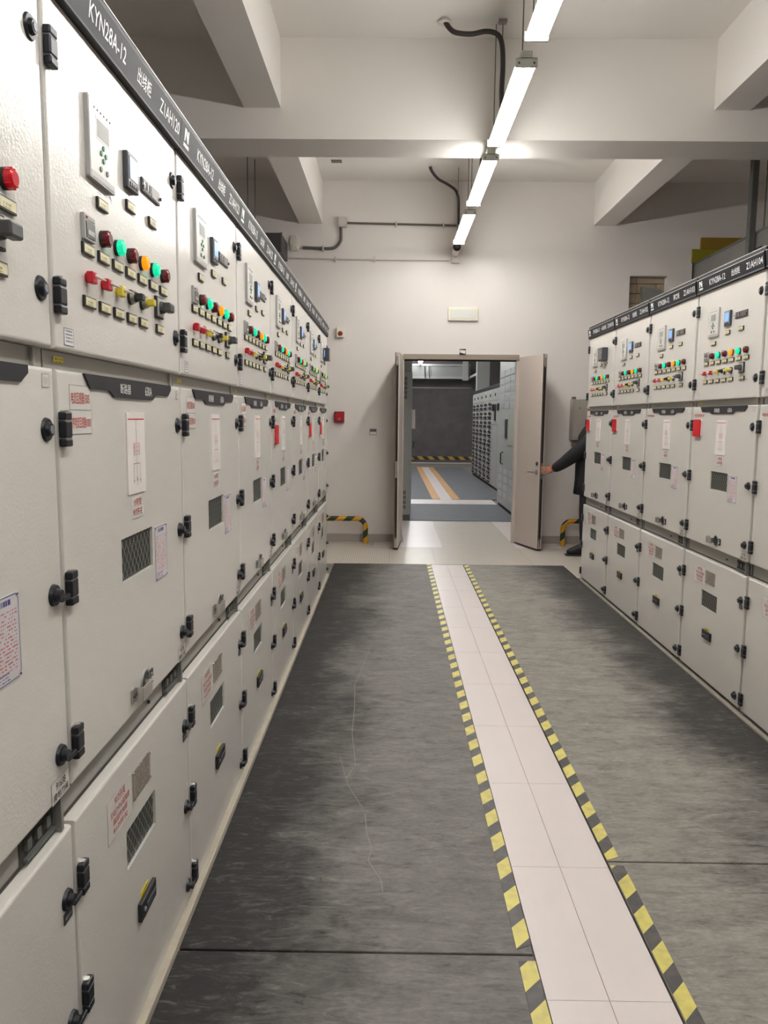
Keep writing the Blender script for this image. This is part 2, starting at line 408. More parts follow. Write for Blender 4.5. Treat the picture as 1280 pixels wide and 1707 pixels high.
# ------------------------------------------------------------------ floor pieces
def tile_mesh(x0, x1, y0, y1, mt, z1=0.0): return bx(x0 + .0007, x1 - .0007, y0 + .0007, y1 - .0007, FZ, z1, mt)
ys = [1.783 + .582 * k for k in range(-6, 11)]
for a, b in zip(ys, ys[1:]):
    b = min(b, 7.62)
    if a >= 7.6: break
    for x0, x1 in ((.402, .56), (.56, .718)):
        put('tile', tile_mesh(x0, x1, a, b, M_TILEW), floor)
def mat_perf(name):
    m = mat(name, (196, 188, 176), .4)
    nt = m.node_tree; b = nt.nodes['Principled BSDF']; L = nt.links
    tc = nt.nodes.new('ShaderNodeTexCoord'); v = nt.nodes.new('ShaderNodeTexWave'); v.inputs['Scale'].default_value = 14; v.bands_direction = 'X'
    v.inputs['Distortion'].default_value = .6; v.inputs['Detail'].default_value = 3
    L.new(tc.outputs['Object'], v.inputs['Vector'])
    mx = nt.nodes.new('ShaderNodeMix'); mx.data_type = 'RGBA'; mx.inputs[6].default_value = lin((176, 167, 154)) + (1,); mx.inputs[7].default_value = lin((204, 197, 186)) + (1,)
    L.new(v.outputs['Fac'], mx.inputs[0]); L.new(mx.outputs[2], b.inputs['Base Color'])
    return m
M_PERF = mat_perf('grooved_floor_tile')
xe = [-3.2, -2.5, -2.0, -1.5, -1.0, -.5, -.02, .452, .945, 1.43, 1.93, 2.45, 2.95, 3.6, 5.0]
for i, (a, b) in enumerate(zip(xe, xe[1:])):
    g = M_TILEG if .4 < a < 1.3 else (M_PERF if (a < -.1 or a > 1.4) else M_TILEG)
    put('tile', tile_mesh(a, b, 7.62, 8.65, g), floor)
xe = [-3.2, -2.0, -1.4, -.8, -.2, .59, 1.42, 1.95, 2.5, 3.1, 5.0]
for a, b in zip(xe, xe[1:]):
    g = M_TILEG if .5 < a < 1 else (M_PERF if (a < -.3 or a > 1.9) else M_TILEW)
    put('tile', tile_mesh(a, b, 8.65, 9.02, g), floor)
for a, b, c_, d, g in ((.14, .59, 9.02, 10.14, M_TILEW), (.59, 1.42, 9.02, 10.14, M_TILEG), (1.42, 1.8, 9.02, 10.14, M_TILEW),
                       (.14, .59, 10.14, 10.92, M_TILEW), (.59, 1.42, 10.14, 10.92, M_TILEG), (1.42, 1.8, 10.14, 10.92, M_TILEW)):
    put('tile', tile_mesh(a, b, c_, d, g), floor)
put('tile', tile_mesh(1.722, 1.9, 6.98, 7.62, M_PERF), floor)
# rubber mats
def rmat(label, x0, x1, y0, y1, mt):
    m_ = MB(); m_.box(x0, x1, y0, y1, FZ, .005, mt, c=.003)
    o = put('rubber_mat', m_); return tag(o, label, 'mat', 'rubber insulation mats')
ML = rmat('long black rubber mat with pale scratch between long cabinet row and tile strip', -.567, .398, 1.945, 7.6, M_MATL)
rmat('black rubber mat beside the long row, in front of the crosswise seam', -.567, .398, -4, 1.937, M_MATL)
rmat('long dusty grey rubber mat between tile strip and short cabinet row', .722, 1.713, 2.399, 7.6, M_MATR)
rmat('dusty rubber mat beside the short cabinet row, in front of the crosswise seam', .722, 1.713, -4, 2.391, M_MATR)
def flat_strip(pts, w_, z, mt):
    m_ = MB(); vs = []
    for i, p in enumerate(pts):
        a = Vector(pts[max(i - 1, 0)]); b = Vector(pts[min(i + 1, len(pts) - 1)]); d = (b - a).normalized()
        n_ = Vector((-d.y, d.x)) * w_ / 2
        vs += [(p[0] + n_.x, p[1] + n_.y, z), (p[0] - n_.x, p[1] - n_.y, z)]
    m_.add(vs, [(2 * i, 2 * i + 1, 2 * i + 3, 2 * i + 2) for i in range(len(pts) - 1)], mt)
    return m_
M_SCR = mat('pale_scratch', (138, 133, 124), .8)
put('scratch', flat_strip([(-.12, 4.82), (-.155, 4.4), (-.19, 4.05), (-.175, 3.75), (-.17, 3.4), (-.15, 3.2), (-.14, 3.08), (-.17, 2.96)], .0026, .0056, M_SCR), ML)
put('scratch', flat_strip([(-.21, 3.16), (-.16, 2.9), (-.095, 2.72)], .002, .0056, M_SCR), ML)
put('scratch', flat_strip([(-.085, 2.68), (-.075, 2.55), (-.055, 2.45), (-.065, 2.38), (-.02, 2.27), (-.015, 2.21)], .0032, .0056, M_SCR), ML)
# hazard tapes, one strip each side, torn at the mat seams
def tape(label, x0, x1, y0, y1, cut):
    t = MB()
    poly = [(x0, y0), (x1, y0 + (.02 if cut else 0)), (x1, y1), (x0, y1 - (.02 if cut else 0))]
    t.add([(x, y, .0055) for x, y in poly] + [(x, y, .0066) for x, y in poly], [(3, 2, 1, 0), (4, 5, 6, 7), (0, 1, 5, 4), (1, 2, 6, 5), (2, 3, 7, 6), (3, 0, 4, 7)], M_TAPE)
    return tag(put('hazard_tape', t), label, 'tape', 'yellow and black hazard tapes')
tape('yellow black hazard tape on the scratched mat edge along the white tiles', .355, .398, 1.96, 7.6, True)
tape('short piece of hazard tape beside the white tiles in front of the long mat', .352, .398, -3.5, 1.915, False)
tape('yellow black hazard tape on the dusty mat edge along the white tiles', .722, .766, 2.40, 7.6, True)
tape('short piece of hazard tape beside white tiles in front of the dusty mat', .724, .768, -3.5, 2.37, False)
# plinths under the rows
struct('trim_5', bx(-.62, -.566, -.25, 6.98, FZ, .028, M_PLINTH, c=.004))
struct('trim_6', bx(1.7145, 1.77, 2.85, 6.98, FZ, .012, mat('plinth_cement_dark', (142, 135, 124), .9, vary=(18, .2), bump=(60, .4, .004)), c=.004))

# ------------------------------------------------------------------ switchgear cabinet (front on y=0, u = x, outward = -y)
DW0, DW1 = .006, .794
Z_UB, Z_UT, Z_MB, Z_MT, Z_LB, Z_LT = 1.5604, 2.155, .766, 1.5254, .03, .694
def door_mesh(z0, z1, hole=None):
    m_ = MB(); c = .006; T = .03; x0, x1 = DW0, DW1
    if not hole:
        m_.quad((x0 + c, 0, z0 + c), (x1 - c, 0, z0 + c), (x1 - c, 0, z1 - c), (x0 + c, 0, z1 - c), M_PAINT)
    else:
        hx0, hx1, hz0, hz1 = hole; X = [x0 + c, hx0, hx1, x1 - c]; Zs = [z0 + c, hz0, hz1, z1 - c]
        for i in range(3):
            for j in range(3):
                if i == 1 and j == 1: continue
                m_.quad((X[i], 0, Zs[j]), (X[i + 1], 0, Zs[j]), (X[i + 1], 0, Zs[j + 1]), (X[i], 0, Zs[j + 1]), M_PAINT)
        d = .007
        m_.quad((hx0, d, hz0), (hx1, d, hz0), (hx1, 0, hz0), (hx0, 0, hz0), M_TRIM)
        m_.quad((hx0, 0, hz1), (hx1, 0, hz1), (hx1, d, hz1), (hx0, d, hz1), M_PAINT)
        m_.quad((hx0, d, hz0), (hx0, 0, hz0), (hx0, 0, hz1), (hx0, d, hz1), M_PAINT)
        m_.quad((hx1, 0, hz0), (hx1, d, hz0), (hx1, d, hz1), (hx1, 0, hz1), M_PAINT)
    # rounded rim
    rings = []
    for k in range(4):
        a = PI / 2 * k / 3; off = c - c * math.sin(a); yy = c - c * math.cos(a)
        rings.append([(x0 + off, yy, z0 + off), (x1 - off, yy, z0 + off), (x1 - off, yy, z1 - off), (x0 + off, yy, z1 - off)])
    rings.append([(x0, T, z0), (x1, T, z0), (x1, T, z1), (x0, T, z1)])
    for ra, rb in zip(rings, rings[1:]):
        for i in range(4):
            j = (i + 1) % 4
            m_.add([ra[i], rb[i], rb[j], ra[j]], [(0, 1, 2, 3)], M_PAINT)
    m_.add(rings[-1], [(3, 2, 1, 0)], M_PAINT)
    return m_
HM = (.300, .516, 1.082, 1.178); HL = (.273, .482, .428, .519)
def window_mesh(h, pitch_x, pitch_z):
    m_ = MB(); x0, x1, z0, z1 = h
    m_.quad((x0, .0068, z0), (x1, .0068, z0), (x1, .0068, z1), (x0, .0068, z1), M_GLASSDARK)
    sl = pitch_z / pitch_x
    span = (z1 - z0)
    n0 = int(-(span / sl) / pitch_x) - 1; n1 = int((x1 - x0) / pitch_x) + 1
    for sgn in (1, -1):
        for n in range(n0 - 1, n1 + int(span / pitch_z) + 3):
            xa = x0 + n * pitch_x + pitch_x * .3; xb = xa + span / sl
            za, zb = (z0, z1) if sgn > 0 else (z1, z0)
            # clip in x
            def at(x): return za + (zb - za) * (x - xa) / (xb - xa)
            ca, cb = max(xa, x0), min(xb, x1)
            if cb - ca < .004: continue
            m_.strip(ca, at(ca), cb, at(cb), .0022, .0045 if sgn > 0 else .005, M_MESHWIRE)
    return m_
def rounded(x0, x1, z0, z1, r, n=3):
    p = []
    for cx, cz, a0 in ((x1 - r, z0 + r, -PI / 2), (x1 - r, z1 - r, 0), (x0 + r, z1 - r, PI / 2), (x0 + r, z0 + r, PI)):
        for k in range(n + 1):
            a = a0 + PI / 2 * k / n; p.append((cx + r * math.cos(a), cz + r * math.sin(a)))
    return p
G = {}
G['instrument_door'] = door_mesh(Z_UB, Z_UT).mesh('instrument_door')
G['breaker_door'] = door_mesh(Z_MB, Z_MT, HM).mesh('breaker_door')
G['cable_door'] = door_mesh(Z_LB, Z_LT, HL).mesh('cable_door')
G['win_mid'] = window_mesh(HM, .0255, .034).mesh('viewing_window')
G['win_low'] = window_mesh(HL, .0255, .034).mesh('viewing_window')
# hinge: three black knuckles with light joints
m_ = MB()
for a, b in ((.031, .0165), (.0155, -.0155), (-.0165, -.031)):
    m_.box(0, .030, -.014, 0, b, a, M_BLACK, c=.003)
m_.box(.002, .028, -.0122, -.001, -.030, .030, M_HLINE)
m_.cyl((.015, -.005, .031), (.015, -.005, .033), .007, M_SILVER, n=8)
G['hinge'] = m_.mesh('hinge')
# round lock knob with insert
m_ = MB(); m_.cyl((0, 0, 0), (0, -.004, 0), .021, M_BLACK, .019, n=16); m_.cyl((0, -.004, 0), (0, -.010, 0), .013, M_BLACK, .011, n=12)
m_.cyl((0, -.010, 0), (0, -.0112, 0), .007, M_HLINE, n=8)
G['knob'] = m_.mesh('lock_knob')
m_ = MB(); m_.cyl((0, 0, 0), (0, -.006, 0), .020, M_BLACK, .018, n=16); m_.cyl((0, -.006, 0), (0, -.016, 0), .012, M_BLACK, .010, n=12)
m_.box(.0, .034, -.017, -.009, -.013, -.003, M_BLACK, c=.002)
G['knob_lever'] = m_.mesh('lock_knob')
# protection relay
m_ = MB(); x0, x1, z0, z1 = .171, .308, 1.896, 2.047
m_.prism_y(rounded(x0, x1, z0, z1, .004), -.009, 0, M_RELAYEDGE)
m_.prism_y(rounded(x0 + .003, x1 - .003, z0 + .003, z1 - .003, .004), -.0098, -.008, M_RELAY)
m_.box(.207, .277, -.0104, -.009, 1.977, 2.018, M_TRIM); m_.box(.211, .273, -.0108, -.009, 1.981, 2.014, M_LCD)
for i in range(6): m_.cyl((.199 + i * .0165, -.009, 2.030), (.199 + i * .0165, -.0108, 2.030), .0022, M_KNOBGREY, n=6)
for dx, dz in ((0, .014), (-.0115, .002), (.0115, .002), (0, -.010)): m_.cyl((.241 + dx, -.009, 1.953 + dz), (.241 + dx, -.012, 1.953 + dz), .0052, M_GREENBTN, n=8)
for dx in (-.016, .017): m_.cyl((.241 + dx, -.009, 1.924), (.241 + dx, -.012, 1.924), .0055, M_DKBTN, n=8)
m_.box(.178, .301, -.0103, -.009, 1.901, 1.911, M_RELAYEDGE)
G['relay'] = m_.mesh('protection_relay')
# power meter
m_ = MB(); m_.box(.380, .453, -.011, 0, 1.936, 2.012, M_METER, c=.002)
m_.box(.384, .449, -.0118, -.01, 1.940, 2.008, M_METERFACE, c=.0015); m_.box(.388, .445, -.0124, -.01, 1.955, 2.004, M_METER)
m_.box(.391, .442, -.0130, -.01, 1.957, 2.002, M_SCREEN)
for i in range(4): m_.box(.391 + i * .0135, .401 + i * .0135, -.0135, -.01, 1.943, 1.950, M_BLACK)
G['meter'] = m_.mesh('power_meter')
# humidity controller
m_ = MB(); m_.box(.497, .632, -.005, 0, 1.960, 1.992, M_METER, c=.0015); m_.box(.502, .560, -.0062, -.004, 1.964, 1.988, M_HUM); m_.box(.564, .627, -.0062, -.004, 1.964, 1.988, M_HUM)
for x in (.508, .514, .520, .526, .534, .541, .548): m_.box(x, x + .004, -.0072, -.006, 1.968, 1.985, M_TRIM if x in (.508, .534) else M_KNOBGREY)
m_.cyl((.500, -.005, 1.976), (.500, -.010, 1.976), .004, M_SILVER, n=8); m_.cyl((.629, -.005, 1.976), (.629, -.010, 1.976), .004, M_KNOBGREY, n=8)
G['hum'] = m_.mesh('humidity_controller')
m_ = MB(); m_.box(.475, .60, -.045, 0, 1.925, 2.03, M_METER, c=.003); m_.box(.485, .59, -.046, -.04, 1.935, 2.02, M_HUM)
for k in range(4): m_.box(.50, .575, -.0475, -.045, 1.945 + k * .019, 1.953 + k * .019, M_METERFACE)
G['bigbox'] = m_.mesh('arc_monitor')
# small display unit
m_ = MB(); m_.box(.138, .190, -.008, 0, 1.774, 1.822, M_RELAYEDGE, c=.0015); m_.box(.144, .186, -.0095, -.007, 1.779, 1.808, M_DKBTN); m_.box(.149, .180, -.0102, -.009, 1.784, 1.793, M_RELAYEDGE)
m_.box(.144, .186, -.0088, -.007, 1.811, 1.818, M_METERFACE); m_.cyl((.1465, -.008, 1.8145), (.1465, -.0105, 1.8145), .002, M_LREDON, n=6)
G['display'] = m_.mesh('live_display')
def lamp(mt):
    m_ = MB(); m_.cyl((0, 0, 0), (0, -.007, 0), .0165, M_BLACK2, .0165, n=16)
    m_.cyl((0, -.007, 0), (0, -.015, 0), .0155, mt, .0155, n=16, cap=False); m_.cyl((0, -.015, 0), (0, -.019, 0), .0155, mt, .011, n=16)
    for k in range(10):
        a = 2 * PI * k / 10; m_.box(.0145 * math.cos(a) - .0015, .0145 * math.cos(a) + .0015, -.0165, -.007, .0145 * math.sin(a) - .0015, .0145 * math.sin(a) + .0015, mt)
    return m_.mesh('indicator_lamp')
G['lamps'] = [lamp(M_LRED), lamp(M_LGREEN), lamp(M_LRED), lamp(M_LAMBER), lamp(M_LGREEN), lamp(M_LRED)]
G['lamp_dull'] = lamp(M_LRED2); G['lamp_bright'] = lamp(M_LREDON)
# label tag: dark holder with cream card
m_ = MB(); m_.box(0, .056, -.0055, 0, 0, .021, M_TAGFRAME, c=.001); m_.box(.0035, .0525, -.0062, -.004, .003, .018, M_TAG)
G['tag'] = m_.mesh('label_tag')
def link(mt):
    m_ = MB(); m_.cyl((0, 0, 0), (0, -.006, 0), .010, mt, n=10); m_.box(-.012, .012, -.017, -.004, -.011, .011, mt, c=.002)
    m_.cyl((0, -.017, .003), (.004, -.036, -.005), .0042, M_TOGWHITE, .0012, n=8)
    return m_.mesh('link_switch')
G['links'] = [link(M_TOGRED), link(M_TOGRED), link(M_TOGYEL)]
def selector(mt):
    m_ = MB(); m_.cyl((0, 0, 0), (0, -.006, 0), .0165, M_BLACK2, n=16); m_.cyl((0, -.006, 0), (0, -.014, 0), .0155, M_SILVER, .0135, n=16)
    m_.cyl((0, -.014, 0), (0, -.018, 0), .011, mt, n=12); m_.box(-.010, .010, -.032, -.017, -.0075, .0075, mt, c=.002)
    return m_.mesh('selector_switch')
G['sels'] = [selector(M_BLACK2), selector(M_TOGYEL)]
m_ = MB(); m_.box(-.028, .028, -.007, 0, -.026, .026, M_BLACK2, c=.001); m_.box(-.024, .024, -.0085, -.006, -.022, .022, M_RELAYEDGE)
m_.cyl((0, -.008, 0), (0, -.018, 0), .016, M_KNOBGREY, .014, n=14); m_.box(-.014, .026, -.036, -.016, -.011, .012, M_KNOBGREY, c=.004)
G['rotary'] = m_.mesh('rotary_switch')
def plate(w_, h_, mt, d=.001, border=None):
    m_ = MB(); m_.box(0, w_, -d, 0, 0, h_, mt)
    if border:
        for a in ((0, 0, w_, 0), (0, h_, w_, h_), (0, 0, 0, h_), (w_, 0, w_, h_)): m_.strip(*a, .0011, -d - .0002, border)
    return m_
G['small_sticker'] = plate(.040, .030, M_FINE, .0006, M_BLUE).mesh('sticker')
G['yellow_sticker'] = plate(.042, .012, M_YELP, .0006).mesh('yellow_sticker')
m_ = plate(.026, .022, M_STICKER, .0006, M_HLINE)
for x in (.008, .013, .018): m_.strip(x, .005, x, .017, .001, -.001, M_HLINE)
G['corner_sticker'] = m_.mesh('corner_sticker')
# badge
m_ = MB()
m_.prism_y([(.123, 1.5245), (.123, 1.521), (.149, 1.4965), (.250, 1.4965), (.277, 1.4835), (.537, 1.4835), (.565, 1.4965), (.667, 1.4965), (.693, 1.512), (.693, 1.5245)], -.004, .001, M_BADGE)
m_.text('断路器', .312, .378, 1.492, 1.514, -.0045, M_LETTER); m_.text('630A', .478, .528, 1.4925, 1.5135, -.0045, M_LETTER)
G['badge'] = m_.mesh('name_badge')
# mimic plate with single line diagram
def mimic():
    m_ = MB(); m_.prism_y(rounded(.348, .470, 1.270, 1.453, .003), -.003, 0, M_WHITE)
    Y = -.0034; S = lambda *a: m_.strip(*a)
    S(.354, 1.438, .466, 1.438, .0028, Y, M_PINKRED)
    cx = .409
    S(cx, 1.438, cx, 1.424, .0012, Y, M_BLKTXT); S(cx - .0035, 1.420, cx + .0008, 1.408, .0012, Y, M_BLKTXT); S(cx, 1.408, cx, 1.384, .0012, Y, M_BLKTXT)
    for dx in (-.016, 0, .016):
        for dz in (0, .009, .018):
            z = 1.362 + dz
            for a in ((dx - .006, z, dx, z + .0055), (dx, z + .0055, dx + .006, z), (dx + .006, z, dx, z - .0055), (dx, z - .0055, dx - .006, z)):
                S(cx + a[0], a[1], cx + a[2], a[3], .0011, Y, M_PINKRED if dz else M_BLKTXT)
    S(cx, 1.358, cx, 1.338, .0012, Y, M_BLKTXT); S(cx - .022, 1.338, cx + .022, 1.338, .0012, Y, M_BLKTXT)
    for dx in (-.022, 0, .022):
        S(cx + dx, 1.338, cx + dx, 1.326, .0011, Y, M_BLKTXT); S(cx + dx - .003, 1.326, cx + dx + .001, 1.316, .0011, Y, M_BLKTXT); S(cx + dx, 1.316, cx + dx, 1.300, .0011, Y, M_BLKTXT)
        for k in range(3 if dx else 1): S(cx + dx - .005 + .0015 * k, 1.300 - .003 * k, cx + dx + .005 - .0015 * k, 1.300 - .003 * k, .0011, Y, M_BLKTXT)
    S(cx, 1.300, cx, 1.288, .0011, Y, M_BLKTXT)
    for s_ in (-1, 1): S(cx, 1.300, cx + .006 * s_, 1.307, .0011, Y, M_BLKTXT)
    return m_.mesh('mimic_diagram')
G['mimic'] = mimic()
m_ = plate(.099, .045, M_STICKER, .0006, M_HLINE); m_.text('电流互感器150/5', .006, .092, .011, .033, -.0011, M_REDTXT); G['ct1'] = m_.mesh('red_text_sticker')
m_ = plate(.106, .044, M_STICKER, .0006, M_HLINE); m_.text('零序电流互感器100/5', .003, .101, .011, .032, -.0011, M_REDTXT); G['ct2'] = m_.mesh('red_text_sticker')
m_ = plate(.150, .024, M_STICKER, .0006); m_.text('电流互感器600/5', .008, .142, .004, .020, -.0011, M_REDTXT); G['ct_long'] = m_.mesh('red_text_sticker')
def notice():
    m_ = MB(); m_.box(0, .098, -.0012, 0, 0, .137, M_NOTICE)
    for a in ((.002, .010, .002, .127), (.096, .010, .096, .127), (.010, .002, .088, .002), (.010, .135, .088, .135), (.002, .127, .010, .135), (.096, .127, .088, .135), (.002, .010, .010, .002), (.096, .010, .088, .002)):
        m_.strip(*a, .0014, -.0015, M_BLUE)
    for x in (.004, .094):
        for z in (.004, .133): m_.cyl((x, -.001, z), (x, -.0025, z), .0018, M_BLUE, n=6)
    return m_.mesh('instruction_notice')
G['notice'] = notice()
# latch: ring, bent plated lever and key plate
m_ = MB(); m_.cyl((.428, .002, .815), (.428, -.004, .815), .033, M_METERFACE, .030, n=20); m_.cyl((.428, -.004, .815), (.428, -.0045, .815), .026, M_BLACK, n=20)
m_.box(.330, .348, -.0045, -.001, .795, .829, M_SILVER, c=.001); m_.box(.347, .350, -.022, -.001, .795, .829, M_SILVER); m_.box(.347, .412, -.0235, -.0205, .795, .829, M_SILVER, c=.001); m_.box(.409, .412, -.022, -.006, .801, .827, M_SILVER)
m_.cyl((.339, -.004, .812), (.339, -.0065, .812), .005, M_KNOBGREY, n=8)
G['latch'] = m_.mesh('latch')
m_ = MB(); m_.box(.458, .484, -.004, 0, .797, .832, M_BLACK2, c=.002); m_.cyl((.471, -.004, .809), (.471, -.006, .809), .0065, M_TRIM, n=10); m_.box(.467, .474, -.0045, -.003, .819, .825, M_TRIM)
G['keyplate'] = m_.mesh('key_plate')
# lower door parts
m_ = MB(); m_.box(0, .121, -.0025, 0, 0, .068, M_NAMEPLATE)
for x in (.004, .117):
    for z in (.004, .064): m_.cyl((x, -.002, z), (x, -.0045, z), .003, M_SILVER, n=6)
G['nameplate'] = m_.mesh('rating_plate')
m_ = MB(); x0, x1, z0, z1 = .330, .442, .262, .308
m_.box(x0, x1, -.010, 0, z0, z1, M_BLACK2, c=.002); m_.box(x0 + .006, x1 - .006, -.0104, -.008, z0 + .006, z1 - .006, M_BLACK); m_.cyl((x0 + .022, -.010, z0 + .022), (x0 + .022, -.013, z0 + .022), .006, M_HLINE, n=8)
m_.box(x0 + .035, x1 - .010, -.013, -.008, z0 + .012, z1 - .018, M_METER, c=.001)
G['handle'] = m_.mesh('flush_handle')
m_ = MB(); m_.box(.352, .408, -.0012, 0, .309, .323, M_YELLOW); m_.strip(.360, .313, .400, .318, .003, -.0016, M_BLKTXT); G['ytab'] = m_.mesh('yellow_tab')
m_ = MB(); m_.box(.742, .776, -.002, 0, .527, .547, M_METER); m_.strip(.746, .537, .770, .537, .004, -.0024, M_RELAYEDGE); G['mini_plate'] = m_.mesh('small_plate')
m_ = MB(); m_.box(.64, .785, .0225, .026, .702, .752, M_GAP); m_.box(.764, .774, .006, .024, .697, .764, M_STEEL); m_.box(.65, .76, .014, .024, .704, .710, M_DSTEEL)  # flush dark plate paints the shade of a recess behind the linkage
for k in range(3): m_.box(.655 + k * .036, .670 + k * .036, .015, .024, .722, .742, M_DSTEEL)
G['linkage'] = m_.mesh('earthing_linkage')
m_ = MB(); m_.cyl((.52, .028, .73), (.52, .019, .73), .005, M_GAP, n=8); G['bolt'] = m_.mesh('bolt')
m_ = MB()
m_.box(.001, .799, .03, 1.5, FZ, 2.15, M_PAINT2); m_.box(.0005, .7995, .03, 1.5, 2.15, 2.236, M_PAINT)
m_.box(.003, .797, .022, .031, 1.527, 1.559, M_PAINT2); m_.box(.003, .797, .024, .031, .695, .765, M_PAINT2); m_.strip(.003, .7005, .797, .7005, .008, .0235, M_GAP)
m_.box(.755, .762, .016, .031, 1.527, 1.559, M_PAINT2)
G['body'] = m_.mesh('cabinet_body')
m_ = MB(); m_.box(.0008, .7992, -.010, .045, 2.2335, 2.252, M_FASCIA_LIP); m_.box(.0008, .7992, -.011, .045, 2.252, 2.255, M_TRIM); m_.box(.0008, .7992, .012, 1.5, 2.236, 2.24, M_FASCIA_LIP)
G['toprail'] = m_.mesh('top_rail')
m_ = MB()
prof = [(.028, 2.150), (-.011, 2.151), (-.013, 2.154), (-.012, 2.161)]; up_ = [(-.020, 2.229), (-.018, 2.232), (.012, 2.232)]
P = prof + up_
for k, (a, b) in enumerate(zip(P, P[1:])):
    mt = M_FASCIA_LIP if k < 2 else (M_FASCIA if k == 3 else (M_TRIM if k >= 4 else M_FASCIA_LIP))  # light top edge is trim with the bevel's highlight put into its colour
    m_.quad((.0015, a[0], a[1]), (.7985, a[0], a[1]), (.7985, b[0], b[1]), (.0015, b[0], b[1]), mt)
n_ = len(P)
m_.add([(.0015, a, b) for a, b in P], [tuple(range(n_))], M_FASCIA_LIP); m_.add([(.7985, a, b) for a, b in P], [tuple(reversed(range(n_)))], M_FASCIA_LIP)
m_.quad((.0015, .012, 2.232), (.7985, .012, 2.232), (.7985, .028, 2.150), (.0015, .028, 2.150), M_FASCIA_LIP)
G['fascia'] = m_.mesh('fascia_panel')

def lettering(kind, num):
    o = Vector((0, -.0125, 2.161)); uz = Vector((0, -.008, .068)).normalized()
    def T(body, x0, x1, h0, h1):
        m_ = MB(); vv, ff = text_geo(body, .010)
        m_.add([Vector((x0 + a * (x1 - x0), 0, 0)) + o + uz * (h0 + b * (h1 - h0)) for a, b in vv], ff, M_LETTER)
        return ('lettering', m_.mesh('lettering'))
    m_ = MB()
    def Q(pts):
        m_.add([Vector((x, 0, 0)) + o + uz * h for x, h in pts], [tuple(range(len(pts)))], M_LETTER)
    # emblem: heavy slanted N over a bar of small text
    Q([(.036, .026), (.047, .026), (.047, .058), (.036, .058)]); Q([(.047, .048), (.066, .026), (.078, .026), (.059, .054), (.050, .058), (.047, .058)])
    Q([(.066, .026), (.078, .026), (.078, .058), (.066, .058)])
    for k in range(6): Q([(.032 + k * .0088, .011), (.0395 + k * .0088, .011), (.0395 + k * .0088, .021), (.032 + k * .0088, .021)])
    w_ = .032 * len(kind)
    return [('emblem', m_.mesh('emblem')), T('KYN28A-12', .175, .375, .018, .050), T(kind, .498 - w_ / 2, .498 + w_ / 2, .017, .051), T('Z1AH%d' % num, .615, .785, .018, .050)]
def switch_sticker(a, b):
    m_ = MB(); m_.box(0, .080, -.0006, 0, 0, .049, M_STICKER); m_.strip(0, 0, .08, 0, .0012, -.0008, M_HLINE)
    m_.text(a, .016, .066, .028, .045, -.0011, M_REDTXT); m_.text(b, .008, .072, .005, .023, -.0011, M_REDTXT); return m_.mesh('red_text_sticker')
def feeder_sticker(lines):
    m_ = plate(.150, .096, M_STICKER, .0006, M_HLINE)
    m_.text(lines[0], .042, .108, .069, .090, -.0011, M_REDTXT)
    for k, l in enumerate(lines[1:]):
        hw = .058 if k == 0 else .044; m_.text(l, .075 - hw, .075 + hw, .049 - k * .020, .064 - k * .020, -.0011, M_REDTXT)
    return m_.mesh('red_text_sticker')
def earth_sticker(t):
    m_ = plate(.072, .040, M_STICKER, .0006, M_HLINE); m_.text(t, .018, .056, .021, .035, -.0011, M_BLKTXT); m_.text('接地刀闸', .006, .066, .003, .018, -.0011, M_BLKTXT); return m_.mesh('black_text_sticker')

